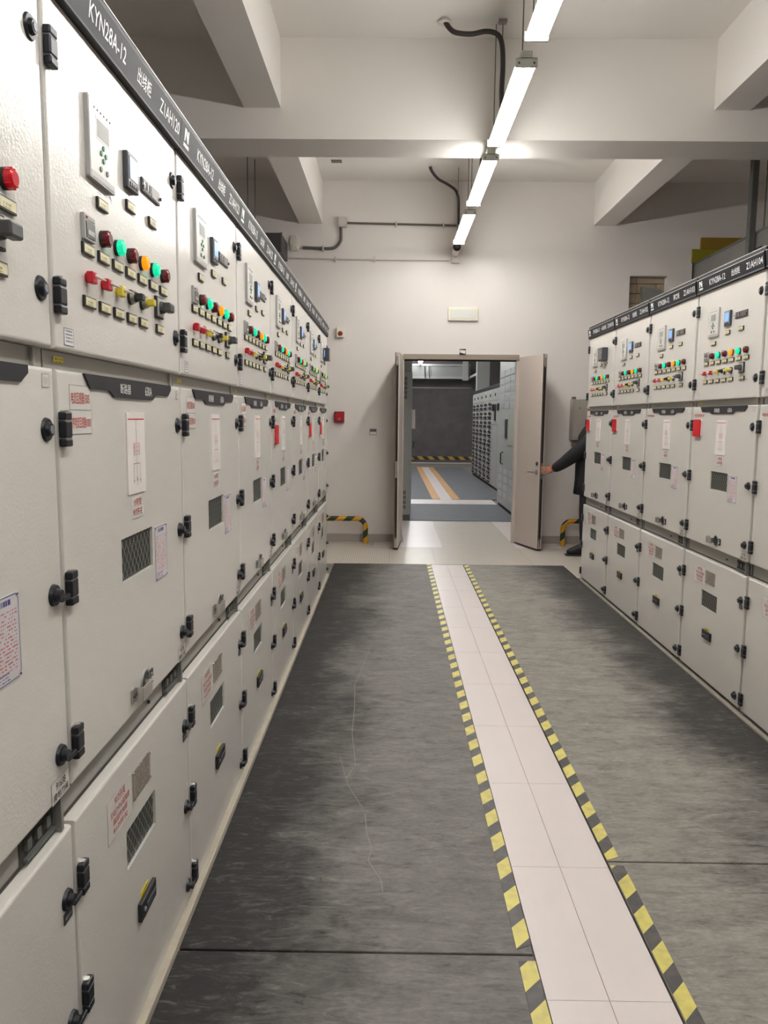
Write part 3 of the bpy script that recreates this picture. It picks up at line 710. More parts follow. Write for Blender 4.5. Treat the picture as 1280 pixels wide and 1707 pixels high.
TA = (.163, .243, .323, .403, .484, .566, .649); TB_ = (.161, .241, .321, .403, .484, .612)
def cabinet(label, loc, rz, kind, num, group, red_sticker_long=False, variant=None, sw=None):
    R = thing('switchgear_cabinet', label, 'cabinet', loc, rz, group)
    A = lambda n, g, p=R, l=(0, 0, 0): put(n, g, p, l)
    A('cabinet_body', G['body']); A('top_rail', G['toprail'])
    f = A('fascia_panel', G['fascia']); [A(n_, g_, f) for n_, g_ in lettering(kind, num)]
    # upper compartment
    d = A('instrument_door', G['instrument_door'])
    for z in (2.056, 1.651): A('hinge', G['hinge'], d, (.004, 0, z)); A('lock_knob', G['knob'], d, (.757, 0, z + .003))
    A('protection_relay', G['relay'], d); A('power_meter', G['meter'], d)
    A('arc_monitor' if variant == 'end' else 'humidity_controller', G['bigbox'] if variant == 'end' else G['hum'], d); A('live_display', G['display'], d)
    for i, x in enumerate(TA[1:]):
        g = G['lamps'][i]
        if i == 5 and num < 110 and variant == 'end': g = G['lamp_dull']
        if i == 5 and variant == 'near': g = G['lamp_bright']
        if i == 0 and num % 2: g = G['lamp_dull']
        A('indicator_lamp', g, d, (x, 0, 1.7956))
    for x in TA: A('label_tag', G['tag'], d, (x - .028, 0, 1.748))
    for x in TB_: A('label_tag', G['tag'], d, (x - .028, 0, 1.650))
    for x, z in ((.245, 1.851), (.416, 1.892), (.572, 1.895)): A('label_tag', G['tag'], d, (x - .028, 0, z))
    for i in range(3): A('link_switch', G['links'][i], d, (.158 + .081 * i, 0, 1.706))
    for i in range(2): A('selector_switch', G['sels'][i], d, (.400 + .082 * i, 0, 1.7065))
    A('rotary_switch', G['rotary'], d, (.606, 0, 1.712))
    A('sticker', G['small_sticker'], d, (.044, 0, 1.570)); 
    # middle compartment
    d = A('breaker_door', G['breaker_door']); A('viewing_window', G['win_mid'], d); A('name_badge', G['badge'], d); A('mimic_diagram', G['mimic'], d)
    for k, z in enumerate((1.421, 1.135, .845)):
        A('hinge', G['hinge'], d, (.004, 0, z)); A('lock_knob', G['knob'] if k == 0 else G['knob_lever'], d, (.757, 0, z))
    if red_sticker_long: A('red_text_sticker', G['ct_long'], d, (.030, 0, 1.466))
    else: A('red_text_sticker', G['ct1'], d, (.056, 0, 1.4555)); A('red_text_sticker', G['ct2'], d, (.050, 0, 1.411))
    a, b = sw
    A('red_text_sticker', switch_sticker(a, '%d开关' % b), d, (.372, 0, 1.213))
    A('instruction_notice', G['notice'], d, (.533, 0, 1.035)); A('latch', G['latch'], d); A('key_plate', G['keyplate'], d)
    A('corner_sticker', G['corner_sticker'], d, (.748, 0, 1.492)); A('black_text_sticker', earth_sticker('%d38' % b), d, (.716, 0, .768))
    A('yellow_sticker', G['yellow_sticker'], R, (.044, .0215, 1.5385))
    A('earthing_linkage', G['linkage'], R); A('bolt', G['bolt'], R)
    # lower compartment
    d = A('cable_door', G['cable_door']); A('viewing_window', G['win_low'], d)
    for z in (.575, .332, .09): A('hinge', G['hinge'], d, (.004, 0, z)); A('lock_knob', G['knob_lever'], d, (.757, 0, z - .006))
    A('rating_plate', G['nameplate'], d, (.322, 0, .567)); A('red_text_sticker', feeder_sticker(['%d开关' % b, '至动力中心配电室', '高压开关柜', '%d开关' % b]), d, (.164, 0, .548))
    A('flush_handle', G['handle'], d); A('yellow_tab', G['ytab'], d); A('small_plate', G['mini_plate'], d)
    return R

L0 = 1.3515
ordn = ['eighth', 'seventh', 'sixth', 'fifth', 'fourth', 'third', 'second', 'first']
for i in range(-1, 7):
    num = 120 + i; k = i + 1
    if i == -1: lab = 'pale switchgear cabinet of the long row beside Z1AH120, away from the doorway'
    elif i == 0: lab = 'pale grey switchgear cabinet reading Z1AH120 on its dark fascia'
    else: lab = 'pale switchgear cabinet, %s from the doorway wall in the row ending at the alarms' % ordn[k]
    cabinet(lab, (-.5852, L0 + .8 * i, 0), PI / 2, '出线柜', num, 'switchgear cabinets of the long row', False, 'end' if i == 6 else ('near' if i == -1 else None), ('%d号变' % (15 + i), 917 + i))
RY = 4.514
rk = [('一段进线柜', 101), ('进线柜', 102), ('隔离柜', 103), ('出线柜', 104), ('出线柜', 105)]
rlab = ['pale switchgear cabinet of the short row beside the person, black box on door',
        'pale grey switchgear cabinet reading Z1AH102 on its fascia, red plate on middle door',
        'pale grey switchgear cabinet reading Z1AH103 on its fascia, without a red plate',
        'pale grey switchgear cabinet reading Z1AH104 on its fascia, red plate on middle door',
        'pale switchgear cabinet beside Z1AH104, the one farther from the doorway']
for i in range(5):
    n = i - 3
    cabinet(rlab[i], (1.7304, RY - .815 * n, 0), -PI / 2, rk[i][0], rk[i][1], 'switchgear cabinets of the short row', True, 'end' if i == 0 else None, ('%d号变' % (i + 1), 898 + i))
# red plates hung on the breaker doors
def red_plate(label, rowloc, rz, u, z):
    m_ = MB(); m_.prism_y(rounded(-.05, .05, -.047, .047, .008), -.006, -.0005, M_WHITE); m_.prism_y(rounded(-.052, .047, -.049, .047, .008), -.012, -.005, M_REDPLATE)
    o = put('red_plate', m_); o.rotation_euler = (0, 0, rz)
    M_ = Matrix.Rotation(rz, 4, 'Z'); o.location = Vector(rowloc) + M_ @ Vector((u, -.0008, z))
    return tag(o, label, 'plate', 'red plates on the cabinet doors')
red_plate('red plate on the middle door of cabinet Z1AH104', (1.7304, RY, 0), -PI / 2, .100, 1.408)
red_plate('red plate on the middle door of cabinet Z1AH102', (1.7304, RY + 1.63, 0), -PI / 2, .090, 1.408)
red_plate('red plate on the middle door of the cabinet beside the person', (1.7304, RY + 2.445, 0), -PI / 2, .092, 1.402)
red_plate('red plate on middle door of the fourth cabinet from the wall in the long row', (-.5852, L0 + 2.4, 0), PI / 2, .124, 1.360)
red_plate('red plate on the middle door of the second cabinet from the wall, long row', (-.5852, L0 + 4.0, 0), PI / 2, .124, 1.360)
red_plate('red plate on the middle door of the long row cabinet nearest the wall', (-.5852, L0 + 4.8, 0), PI / 2, .124, 1.360)

# ------------------------------------------------------------------ fluorescent lamps
LX, LZ = .690, 3.315
def batten(label, x, y0, z, tubem, group, rods=True, ln=1.235, ceil=ZC):
    R = thing('fluorescent_lamp', label, 'lamp', (x, y0, z), 0, group)
    m_ = MB(); m_.box(-.050, .050, .0, ln, .020, .03, M_LAMPBODY, c=.003); m_.box(-.03, .03, .0, ln, .028, .066, M_LAMPBODY, c=.004); put('housing', m_, R)
    for y in (0, ln - .022):
        m_ = MB(); m_.box(-.060, .060, y, y + .022, -.016, .03, M_LAMPBODY, c=.003)
        for s_ in (-1, 1): m_.cyl((.040 * s_, y - .0015 if y == 0 else y + .022, .002), (.040 * s_, y if y == 0 else y + .0235, .002), .006, M_KNOBGREY, n=8)
        put('lamp_holder', m_, R)
    for s_ in (-1, 1):
        m_ = MB(); m_.cyl((.036 * s_, .022, 0), (.036 * s_, ln - .022, 0), .0165, tubem, n=12); put('tube', m_, R)
    if rods:
        for y in (.03, ln - .03):
            m_ = MB(); m_.cyl((-.02, y, .07), (-.02, y, ceil - z), .0035, M_DSTEEL, n=6); put('hanger_rod', m_, R)
    return R
on = ['nearest the wall camera', 'second from the wall camera', 'third from the wall camera', 'fourth from the wall camera', 'fifth from the wall camera', 'sixth from the wall camera', 'seventh from the wall camera', 'eighth from the wall camera']
for k in range(7):
    batten('lit twin-tube fluorescent lamp over the aisle, ' + on[k], LX, 7.335 - 1.493 * k, LZ, M_TUBE, 'hanging fluorescent lamps')

# ------------------------------------------------------------------ conduits, pipes and wall fixtures
def smooth(pts, n=6):
    out = []; P = [Vector(p) for p in pts]
    for i in range(len(P) - 1):
        p0, p1, p2, p3 = P[max(i - 1, 0)], P[i], P[i + 1], P[min(i + 2, len(P) - 1)]
        for k in range(n):
            t = k / n; out.append(.5 * ((2 * p1) + (p2 - p0) * t + (2 * p0 - 5 * p1 + 4 * p2 - p3) * t * t + (3 * p1 - p0 - 3 * p2 + p3) * t ** 3))
    out.append(P[-1]); return out
def conduit(label, pts, r, mt, group='conduits', name='conduit', clips=()):
    R = thing(name, label, 'conduit', pts[0], 0, group)
    m_ = MB(); m_.tube([p - Vector(pts[0]) for p in smooth(pts)], r, mt, 8); put('pipe', m_, R)
    for c in clips:
        q = MB(); q.box(c[0] - .008, c[0] + .008, c[1] - .005, WY, c[2] - .03, c[2] + .03, M_PIPEW, c=.002)
        o = put('clip', q, R, tuple(-Vector(pts[0])))
    return R
c1 = conduit('thick black flexible conduit drooping from a ceiling hole in front of the cross beam', [(.323, 5.5, 4.07), (.35, 5.5, 4.03), (.396, 5.5, 4.0), (.497, 5.5, 3.991), (.596, 5.5, 4.008), (.668, 5.5, 3.992), (.703, 5.5, 3.935), (.714, 5.5, 3.80), (.71, 5.5, 3.64), (.713, 5.5, 3.50), (.69, 5.48, 3.39)], .017, M_CONDUIT)
m_ = MB(); m_.cyl((.0, 0, -.012), (.0, 0, .01), .05, M_FOAM, .03, n=10); put('hole_rim', m_, c1)
m_ = MB(); m_.cyl((.384, 0, .01), (.384, 0, -.14), .004, M_DSTEEL, n=6); m_.box(.355, .41, -.02, .02, -.012, .01, M_STEEL); put('hanger_rod', m_, c1)
conduit('thin black flexible conduit from the ceiling down the far wall to a pipe', [(.369, 8.5, 4.07), (.39, 8.52, 4.03), (.46, 8.6, 3.98), (.56, 8.75, 3.975), (.66, 8.9, 3.96), (.70, 8.97, 3.92), (.712, 8.99, 3.85), (.715, 8.995, 3.7), (.715, 8.995, 3.61)], .015, M_CONDUIT)
conduit('short black conduit dropping behind the lamp beyond the cross beam', [(.71, 6.5, 4.07), (.712, 6.5, 3.8), (.70, 6.52, 3.6), (.69, 6.55, 3.39)], .015, M_CONDUIT)
conduit('dark grey conduit pipe running level along the far wall from the junction box', [(.70, WY - .02, 3.598), (.2, WY - .02, 3.606), (-.2, WY - .02, 3.612), (-.53, WY - .02, 3.618)], .012, M_PIPE, clips=((.55, WY - .035, 3.6), (.02, WY - .035, 3.608)))
conduit('dark grey conduit pipe bending down from junction box to the black duct box', [(-.60, WY - .02, 3.58), (-.598, WY - .02, 3.48), (-.605, WY - .02, 3.42), (-.66, WY - .02, 3.355), (-.74, WY - .02, 3.338), (-.88, WY - .02, 3.342), (-1.03, WY - .02, 3.348)], .016, M_PIPE, clips=((-.80, WY - .04, 3.338),))
conduit('thin white painted pipe running level on the wall to the camera', [(-1.19, WY - .012, 3.235), (-.6, WY - .012, 3.226), (0, WY - .012, 3.222), (.62, WY - .012, 3.222)], .009, M_PIPEW, clips=((-.66, WY - .02, 3.226), (-.22, WY - .02, 3.224)))
jb = thing('junction_box', 'small square white junction box on the far wall between the conduits', 'junction box', (-.585, WY, 3.62))
m_ = MB(); m_.box(-.05, .05, -.06, 0, -.05, .055, M_PIPEW, c=.006); put('box', m_, jb)
m_ = MB(); m_.box(-.042, .042, -.066, -.058, -.042, .047, M_PIPEW, c=.003)
for x in (-.034, .034):
    for z in (-.034, .039): m_.cyl((x, -.064, z), (x, -.068, z), .005, M_STEEL, n=6)
put('lid', m_, jb)
m_ = MB(); m_.box(-.66, -.55, 8.32, 8.40, ZC - .008, ZC, M_DKBTN, c=.002); tag(put('ceiling_plate', m_), 'small grey plate on the ceiling slab beyond the cross beam', 'plate')
# duct box with crumbling cement at its hole
db = thing('duct_box', 'black metal duct box coming out of the far wall above the long row', 'duct', (-1.6, 8.78, 3.2))
m_ = MB(); m_.box(-.42, .395, -.25, .24, -.005, .20, M_DUCT, c=.006); put('box', m_, db)
m_ = MB(); m_.box(.385, .402, -.25, -.235, -.01, .205, M_DSTEEL); m_.box(-.42, .402, -.256, -.24, -.012, .0, M_DSTEEL); put('flange', m_, db)
m_ = MB()
bm = bmesh.new(); bmesh.ops.create_icosphere(bm, subdivisions=2, radius=1)
for v in bm.verts:
    k = 1 + random.uniform(-.22, .22); v.co = Vector((v.co.x * .07 * k, v.co.y * .02, v.co.z * .095 * k))
m_.bm(bm, M_FOAM); tag(put('cement_patch', m_, None, (-1.125, WY - .012, 3.40)), 'rough patch of cement beside the black duct box on the wall', 'patch')
# thin hanger rods over the long row
rh = thing('cable_trough', 'narrow cable trough hung on two thin rods above the long row', 'cable tray', (-1.48, 8.2, 2.7))
m_ = MB(); m_.box(-.12, .12, -.9, .7, 0, .008, M_STEEL); m_.box(-.12, -.112, -.9, .7, 0, .08, M_STEEL); m_.box(.112, .12, -.9, .7, 0, .08, M_STEEL); put('trough', m_, rh)
for dx, dy in ((-.02, 0), (.035, .12)):
    m_ = MB(); m_.cyl((dx, dy, .005), (dx, dy, 1.38), .005, M_DSTEEL, n=6); put('hanger_rod', m_, rh)
# bus duct on the right
bd = thing('bus_duct', 'long galvanised bus duct above the short row passing through the far wall', 'duct', (3.72, 4.5, 3.0))
m_ = MB(); m_.box(-.34, .34, -2.2, 4.77, .0, .20, M_STEEL, c=.004); put('trunk', m_, bd)
m_ = MB(); m_.box(-.345, .345, -2.2, 4.5, -.02, .0, M_DSTEEL); m_.box(-.348, -.34, -2.2, 4.5, .19, .21, M_DSTEEL); m_.box(-.36, -.30, -2.2, 4.52, -.06, -.03, M_GAP); put('edge_rail', m_, bd)
for y in (3.05, .6, -1.6):
    m_ = MB(); m_.box(-.41, -.348, y - .03, y + .03, -.05, 1.08, M_DSTEEL, c=.003); m_.box(-.412, -.40, y - .034, y - .026, -.05, 1.08, M_STEEL); put('support_post', m_, bd)  # thin paler steel strip paints the lit left edge onto each post
    m_ = MB(); m_.cyl((-.26, y, .2), (-.26, y, 1.08), .006, M_DSTEEL, n=6); put('hanger_rod', m_, bd)
m_ = MB(); m_.cyl((-.36, 2.85, .02), (-.352, 2.85, -.02), .05, M_BLACK2, n=10); m_.box(-.40, -.34, 2.79, 2.95, -.05, .03, M_BLACK2, c=.01); put('joint_cover', m_, bd)
m_ = MB(); m_.box(3.345, 4.3, WY - .025, WY - .001, 3.212, 3.36, M_OLIVE)
tag(put('fire_board', m_), 'olive yellow fire board around the duct hole in the far wall', 'board')
m_ = MB(); m_.box(3.435, 4.3, WY - .03, WY - .001, 3.361, 3.485, M_OCHRE); tag(put('fire_board', m_), 'brown ochre fire board above the olive board on the far wall', 'board')
# hole in the far wall with tan bricks inside
rb = thing('hole_infill', 'tan brick infill inside the square hole in the far wall', 'bricks', ((PX0 + PX1) / 2, WY + .1, PZ0))
hw = (PX1 - PX0) / 2 - .001
for k, z in enumerate((0, .11, .22, .33, .44, .55)):
    for a, b in ((-hw, -.11), (-.105, hw)) if k % 2 else ((-hw, -.10), (-.095, .12), (.125, hw)):
        put('brick', bx(a, b, 0, .1, z + .002, min(z + .106, .615), M_TAN, c=.003), rb)
m_ = MB(); m_.add([(-.08, -.09, 0), (.16, -.09, 0), (.16, -.02, 0), (-.08, -.02, 0), (-.12, -.09, .5), (.10, -.09, .47), (.12, -.02, .47), (-.12, -.02, .5)], [(3, 2, 1, 0), (4, 5, 6, 7), (0, 1, 5, 4), (1, 2, 6, 5), (2, 3, 7, 6), (3, 0, 4, 7)], M_STEEL)
tag(put('metal_sheet', m_, None, ((PX0 + PX1) / 2 + .05, WY + .09, PZ0)), 'grey metal sheet leaning inside the square hole in the wall', 'sheet')
# CCTV camera
cc = thing('security_camera', 'small white bullet security camera on the far wall above the exit sign', 'camera', (.69, WY, 3.28))
m_ = MB(); m_.box(-.04, .05, -.03, 0, -.09, .02, M_PIPEW, c=.005); m_.cyl((.0, -.02, -.02), (.0, -.06, .02), .02, M_PIPEW, n=10); put('bracket', m_, cc)
m_ = MB(); m_.cyl((.0, -.01, .02), (.0, -.20, .045), .042, M_WHITE, n=14); m_.box(-.05, .05, -.22, -.0, .075, .095, M_WHITE, c=.006); put('housing', m_, cc)
m_ = MB(); m_.cyl((.0, -.20, .045), (.0, -.212, .0465), .044, M_BLACK, n=14); m_.cyl((0, -.212, .0465), (0, -.216, .047), .02, M_METER, n=10); put('lens', m_, cc)
# exit sign (blank, worn)
ex = thing('exit_sign', 'white framed rectangular sign above the doorway on the far wall', 'sign', (.79, WY, 2.555))
m_ = MB(); m_.box(-.17, .17, -.03, 0, 0, .147, M_CREAM, c=.006); put('frame', m_, ex)
m_ = MB(); m_.box(-.142, .142, -.034, -.028, .022, .125, mat('faded_sign_face', (212, 212, 206), .35, vary=(30, .03)), c=.002); put('face', m_, ex)
# little bracket over the door
db_ = thing('door_sensor', 'small black and white sensor sticking out above the door lintel', 'sensor', (.795, WY, 2.17))
m_ = MB(); m_.box(-.035, .035, -.03, 0, .012, .07, M_BLACK, c=.003); put('case', m_, db_)
m_ = MB(); m_.add([(-.034, -.033, .03), (.026, -.033, .012), (.032, -.033, .052), (-.03, -.033, .058)], [(0, 1, 2, 3)], M_WHITE); put('face', m_, db_)
# fire alarm items
ah = thing('alarm_sounder', 'white fire alarm sounder with red dome high on the far wall', 'alarm', (-.604, WY, 2.355))
m_ = MB(); m_.box(-.046, .046, -.04, 0, 0, .118, M_CREAM, c=.008); put('case', m_, ah)
m_ = MB(); m_.cyl((0, -.04, .045), (0, -.062, .045), .028, M_REDBOX, .016, n=12); put('dome', m_, ah)
ab = thing('call_point', 'dark red fire alarm call point box on the far wall', 'alarm', (-.612, WY, 1.394))
m_ = MB(); m_.box(-.057, .057, -.05, 0, 0, .125, M_REDBOX, c=.006); put('case', m_, ab)
m_ = MB(); m_.box(-.045, .045, -.054, -.048, .012, .112, mat('call_point_face', (172, 34, 44), .3), c=.003); m_.box(-.012, .012, -.056, -.05, .03, .05, M_METERFACE); put('face', m_, ab)
sw_ = thing('wall_switch', 'small grey light switch plate on the far wall beside the door', 'switch', (-.222, WY, 1.253))
m_ = MB(); m_.box(-.043, .043, -.010, 0, 0, .072, M_RELAYEDGE, c=.003); put('plate', m_, sw_)
m_ = MB(); m_.box(-.036, .036, -.014, -.008, .038, .066, M_DKBTN, c=.002); put('rocker', m_, sw_)
m_ = MB(); m_.box(-.036, .036, -.013, -.008, .006, .034, M_WHITE, c=.002); put('rocker', m_, sw_)
# grey wall box on the right
gb = thing('distribution_box', 'grey steel distribution box on the far wall behind the person', 'box', (2.26, WY, 1.22))
m_ = MB(); m_.box(-.215, .215, -.16, 0, 0, .46, mat('grey_box_paint', (160, 154, 144), .35), c=.005); put('case', m_, gb)
m_ = MB(); m_.box(-.205, .205, -.165, -.158, .03, .44, mat('grey_box_paint2', (168, 161, 151), .32), c=.003)
for x in (-.14, -.06): m_.cyl((x, -.165, .36), (x, -.172, .36), .009, M_DSTEEL, n=8)
m_.box(.02, .16, -.168, -.16, .39, .42, M_BLACK2); m_.box(.03, .15, -.169, -.16, .397, .413, M_RELAYEDGE); m_.box(.04, .06, -.175, -.16, .22, .28, M_KNOBGREY, c=.003)
put('door', m_, gb)
m_ = MB(); m_.box(-.20, -.16, -.05, 0, .46, .49, M_DSTEEL); m_.box(.16, .2, -.05, 0, .46, .49, M_DSTEEL); put('mount_ear', m_, gb)
m_ = MB(); m_.box(-.19, .19, -.12, 0, -.09, .0, mat('cable_entry', (132, 120, 106), .6), c=.02); put('cable_entry', m_, gb)
# striped guard bars
def guard(label, x_far, x_post, y):
    s_ = 1 if x_post > x_far else -1
    pts = [(x_far, y, .286)] + [(x_far + (x_post - .1 * s_ - x_far) * t, y, .286) for t in (.3, .6, .85)]
    for k in range(7):
        a = PI / 2 * k / 6; pts.append((x_post - .1 * s_ + .1 * s_ * math.sin(a), y, .186 + .1 * math.cos(a)))
    pts += [(x_post, y, .1), (x_post, y, 0.0)]
    R = thing('guard_bar', label, 'guard bar', (0, 0, 0), 0, 'striped guard bars')
    m_ = MB(); m_.tube(pts, .029, M_BAR, 12); put('bar', m_, R)
    return R
guard('yellow and dark green striped bent guard bar under the red call point', -1.05, -.30, 8.90)
guard('yellow and dark green striped bent guard bar beside the person', 2.75, 1.985, 8.88)

# ------------------------------------------------------------------ doors
def leaf(name, label, hinge, free, z0=.02, z1=2.15, th=.05, lever=False):
    h = Vector(hinge); f = Vector(free); L_ = (f - h).length; ang = math.atan2(f.y - h.y, f.x - h.x)
    R = bpy.data.objects.new(name, None); COL.objects.link(R); R.location = (h.x, h.y, 0); R.rotation_euler = (0, 0, ang); R['kind'] = 'structure'; R['label'] = label
    m_ = MB(); m_.box(0, L_, -th / 2, th / 2, z0, z1, M_DOOR, c=.003); put('panel', m_, R)
    m_ = MB(); m_.box(L_ - .001, L_ + .004, -.012, .012, .12, z1 - .12, M_RUBBER); m_.box(L_ - .001, L_ + .003, -.022, -.016, z0, z1, M_RUBBER); put('edge_seal', m_, R)
    m_ = MB(); m_.box(L_, L_ + .005, -.010, .010, .80, .98, M_SILVER); m_.box(L_, L_ + .005, -.008, .008, .04, .14, M_SILVER); m_.box(L_, L_ + .005, -.008, .008, z1 - .14, z1 - .04, M_SILVER); put('lock_plate', m_, R)
    m_ = MB(); m_.box(.0, L_, -th / 2 - .001, th / 2 + .001, z0 - .008, z0 + .004, M_RUBBER); put('bottom_seal', m_, R)
    for z in (.3, 1.1, 1.9):
        m_ = MB(); m_.cyl((-.01, 0, z - .05), (-.01, 0, z + .05), .012, M_STEEL, n=8); put('hinge', m_, R)
    if lever:
        for s_ in (-1, 1):
            m_ = MB(); m_.cyl((L_ - .06, s_ * th / 2, .872), (L_ - .06, s_ * (th / 2 + .008), .872), .026, M_SILVER, n=14)
            m_.cyl((L_ - .06, s_ * (th / 2 + .005), .872), (L_ - .06, s_ * (th / 2 + .05), .872), .009, M_SILVER, n=8)
            m_.tube([(L_ - .06, s_ * (th / 2 + .05), .872), (L_ - .12, s_ * (th / 2 + .052), .872), (L_ - .18, s_ * (th / 2 + .048), .868)], .009, M_SILVER, 8); put('lever_handle', m_, R)
            m_ = MB(); m_.cyl((L_ - .06, s_ * th / 2, .965), (L_ - .06, s_ * (th / 2 + .008), .965), .022, M_METER, n=12); put('lock_cylinder', m_, R)
    return R
leaf('door_1', 'open grey door leaf seen edge on beside the wall switch', (.092, 8.985), (.048, 8.445))
leaf('door_2', 'open grey door leaf with lever handle held by the person', (1.465, 8.985), (1.637, 8.465), lever=True)

# ------------------------------------------------------------------ room beyond the doorway
N0, N1 = WY + WT, 25.85
NX0, NX1, NZ = -2.2, 4.2, 4.0
struct('wall_beyond_left', bx(NX0 - .1, NX0, N0, N1, FZ, NZ, M_DARKWALL)); struct('wall_beyond_right', bx(NX1, NX1 + .1, N0, N1, FZ, NZ, M_DARKWALL))
struct('wall_beyond_end', bx(NX0, NX1, N1, N1 + .1, FZ, NZ, M_DARKWALL)); struct('ceiling_beyond', bx(NX0, NX1, N0, N1, NZ, NZ + .1, M_CEIL))
m_ = MB(); m_.box(NX0, 2.6, N1 - .03, N1, 2.44, 2.475, M_STEEL); struct('trim_7', m_)
m_ = MB(); m_.box(-1.2, 2.7, N1 - .012, N1 - .001, .09, .20, M_TAPE3); tag(put('hazard_tape', m_), 'yellow black hazard tape stuck along the foot of the dark end wall', 'tape')
bd2 = struct('baseboard_beyond', bx(NX0, NX1, N1 - .5, N1, FZ, .0, M_TILEW))
def floor_mat(name, label, x0, x1, y0, y1):
    return tag(put('rubber_mat', bx(x0, x1, y0, y1, FZ, .006, M_MATN)), label, 'mat', 'rubber mats beyond the doorway')
floor_mat('rubber_mat', 'blue grey rubber mat just beyond the doorway tiles', .26, 1.80, 10.93, 13.1)
floor_mat('rubber_mat', 'blue grey rubber mat between striped walkway and left grey cabinet', -1.4, .735, 13.9, 23.2)
floor_mat('rubber_mat', 'blue grey rubber mat between striped walkway and drawer cabinets', 1.236, 2.08, 13.9, 23.2)
for y in range(10):
    put('tile', tile_mesh(.88, 1.10, 13.9 + .93 * y, 14.83 + .93 * y, M_TILEW), floor)
for x in (-.6, .0, .6, 1.2): put('tile', tile_mesh(x, x + .6, 13.1, 13.9, M_TILEW), floor)
for x0, x1, l in ((.735, .88, 'orange'), (1.10, 1.235, 'orange')):
    t = MB(); t.box(x0, x1, 13.9, 23.2, .0005, .0075, M_TAPE2)
    tag(put('hazard_tape', t), 'worn orange tape along the white walkway beyond the doorway, %s side' % ('grey drawer cabinets' if x0 > 1 else 'left grey cabinet'), 'tape', 'orange floor tapes')
# left grey cabinet
lc = thing('grey_cabinet', 'tall plain grey cabinet with vent slots just beyond the doorway', 'cabinet', (-.3, 11.1, 0))
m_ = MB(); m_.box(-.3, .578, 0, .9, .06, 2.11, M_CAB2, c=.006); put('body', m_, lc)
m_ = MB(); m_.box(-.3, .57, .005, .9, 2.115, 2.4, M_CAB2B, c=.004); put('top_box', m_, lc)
m_ = MB(); m_.box(-.28, .56, .02, .88, FZ, .06, M_DSTEEL); put('base', m_, lc)
vm = MB()
for k in range(4): vm.box(.014 * k, .014 * k + .008, -.002, .002, 0, .052, M_GAP)
vm = vm.mesh('vent_slots')
for z in (2.0, 1.935, 1.87, 1.805, 1.74): put('vent_slots', vm, lc, (.452, 0, z - .02))
for z in (.38, .31, .24, .17): put('vent_slots', vm, lc, (.452, 0, z - .02))
m_ = MB(); m_.box(.578, .625, .0, .35, 1.30, 1.57, M_WHITE, c=.004); put('side_box', m_, lc)
m_ = MB(); m_.tube([(.578, .1, 1.02), (.61, .1, 1.03), (.612, .1, 1.11), (.578, .1, 1.12)], .008, M_BLACK, 6); put('handle', m_, lc)
# right: one big louvred cabinet
bc = thing('louvred_cabinet', 'large grey louvred cabinet beyond the doorway behind the open door', 'cabinet', (2.3, 11.4, 0))
m_ = MB(); m_.box(-.49, .5, 0, 1.86, .05, 2.75, M_CAB2, c=.006); put('body', m_, bc)
m_ = MB(); m_.box(-.47, .48, .02, 1.84, FZ, .05, M_BLACK2); put('base', m_, bc)
M_LOUV = mat('louvre_grey', (192, 194, 194), .45)
lv = MB()
for k in range(6): lv.box(-.006, .0, 0, .48, .016 * k, .016 * k + .010, M_LOUV)
lv = lv.mesh('louvre')
for y in (.08, .66, 1.24):
    for z in [.18 + .13 * k for k in range(4)] + [1.62 + .13 * k for k in range(5)]: put('louvre', lv, bc, (-.49, y, z))
m_ = MB(); m_.box(-.50, -.488, .15, .70, 1.05, 1.52, mat('notice_board_green', (170, 172, 156), .5)); put('notice_board', m_, bc)
m_ = MB(); m_.box(-.505, -.488, .85, 1.05, 1.15, 1.45, M_METER); put('display', m_, bc)
m_ = MB(); m_.tube([(-.49, 1.25, .72), (-.53, 1.25, .74), (-.53, 1.25, .90), (-.49, 1.25, .92)], .01, M_BLACK, 6); put('handle', m_, bc)
m_ = MB(); m_.box(-.492, -.489, .0, 1.86, 2.12, 2.128, M_GAP); put('panel_gap', m_, bc)
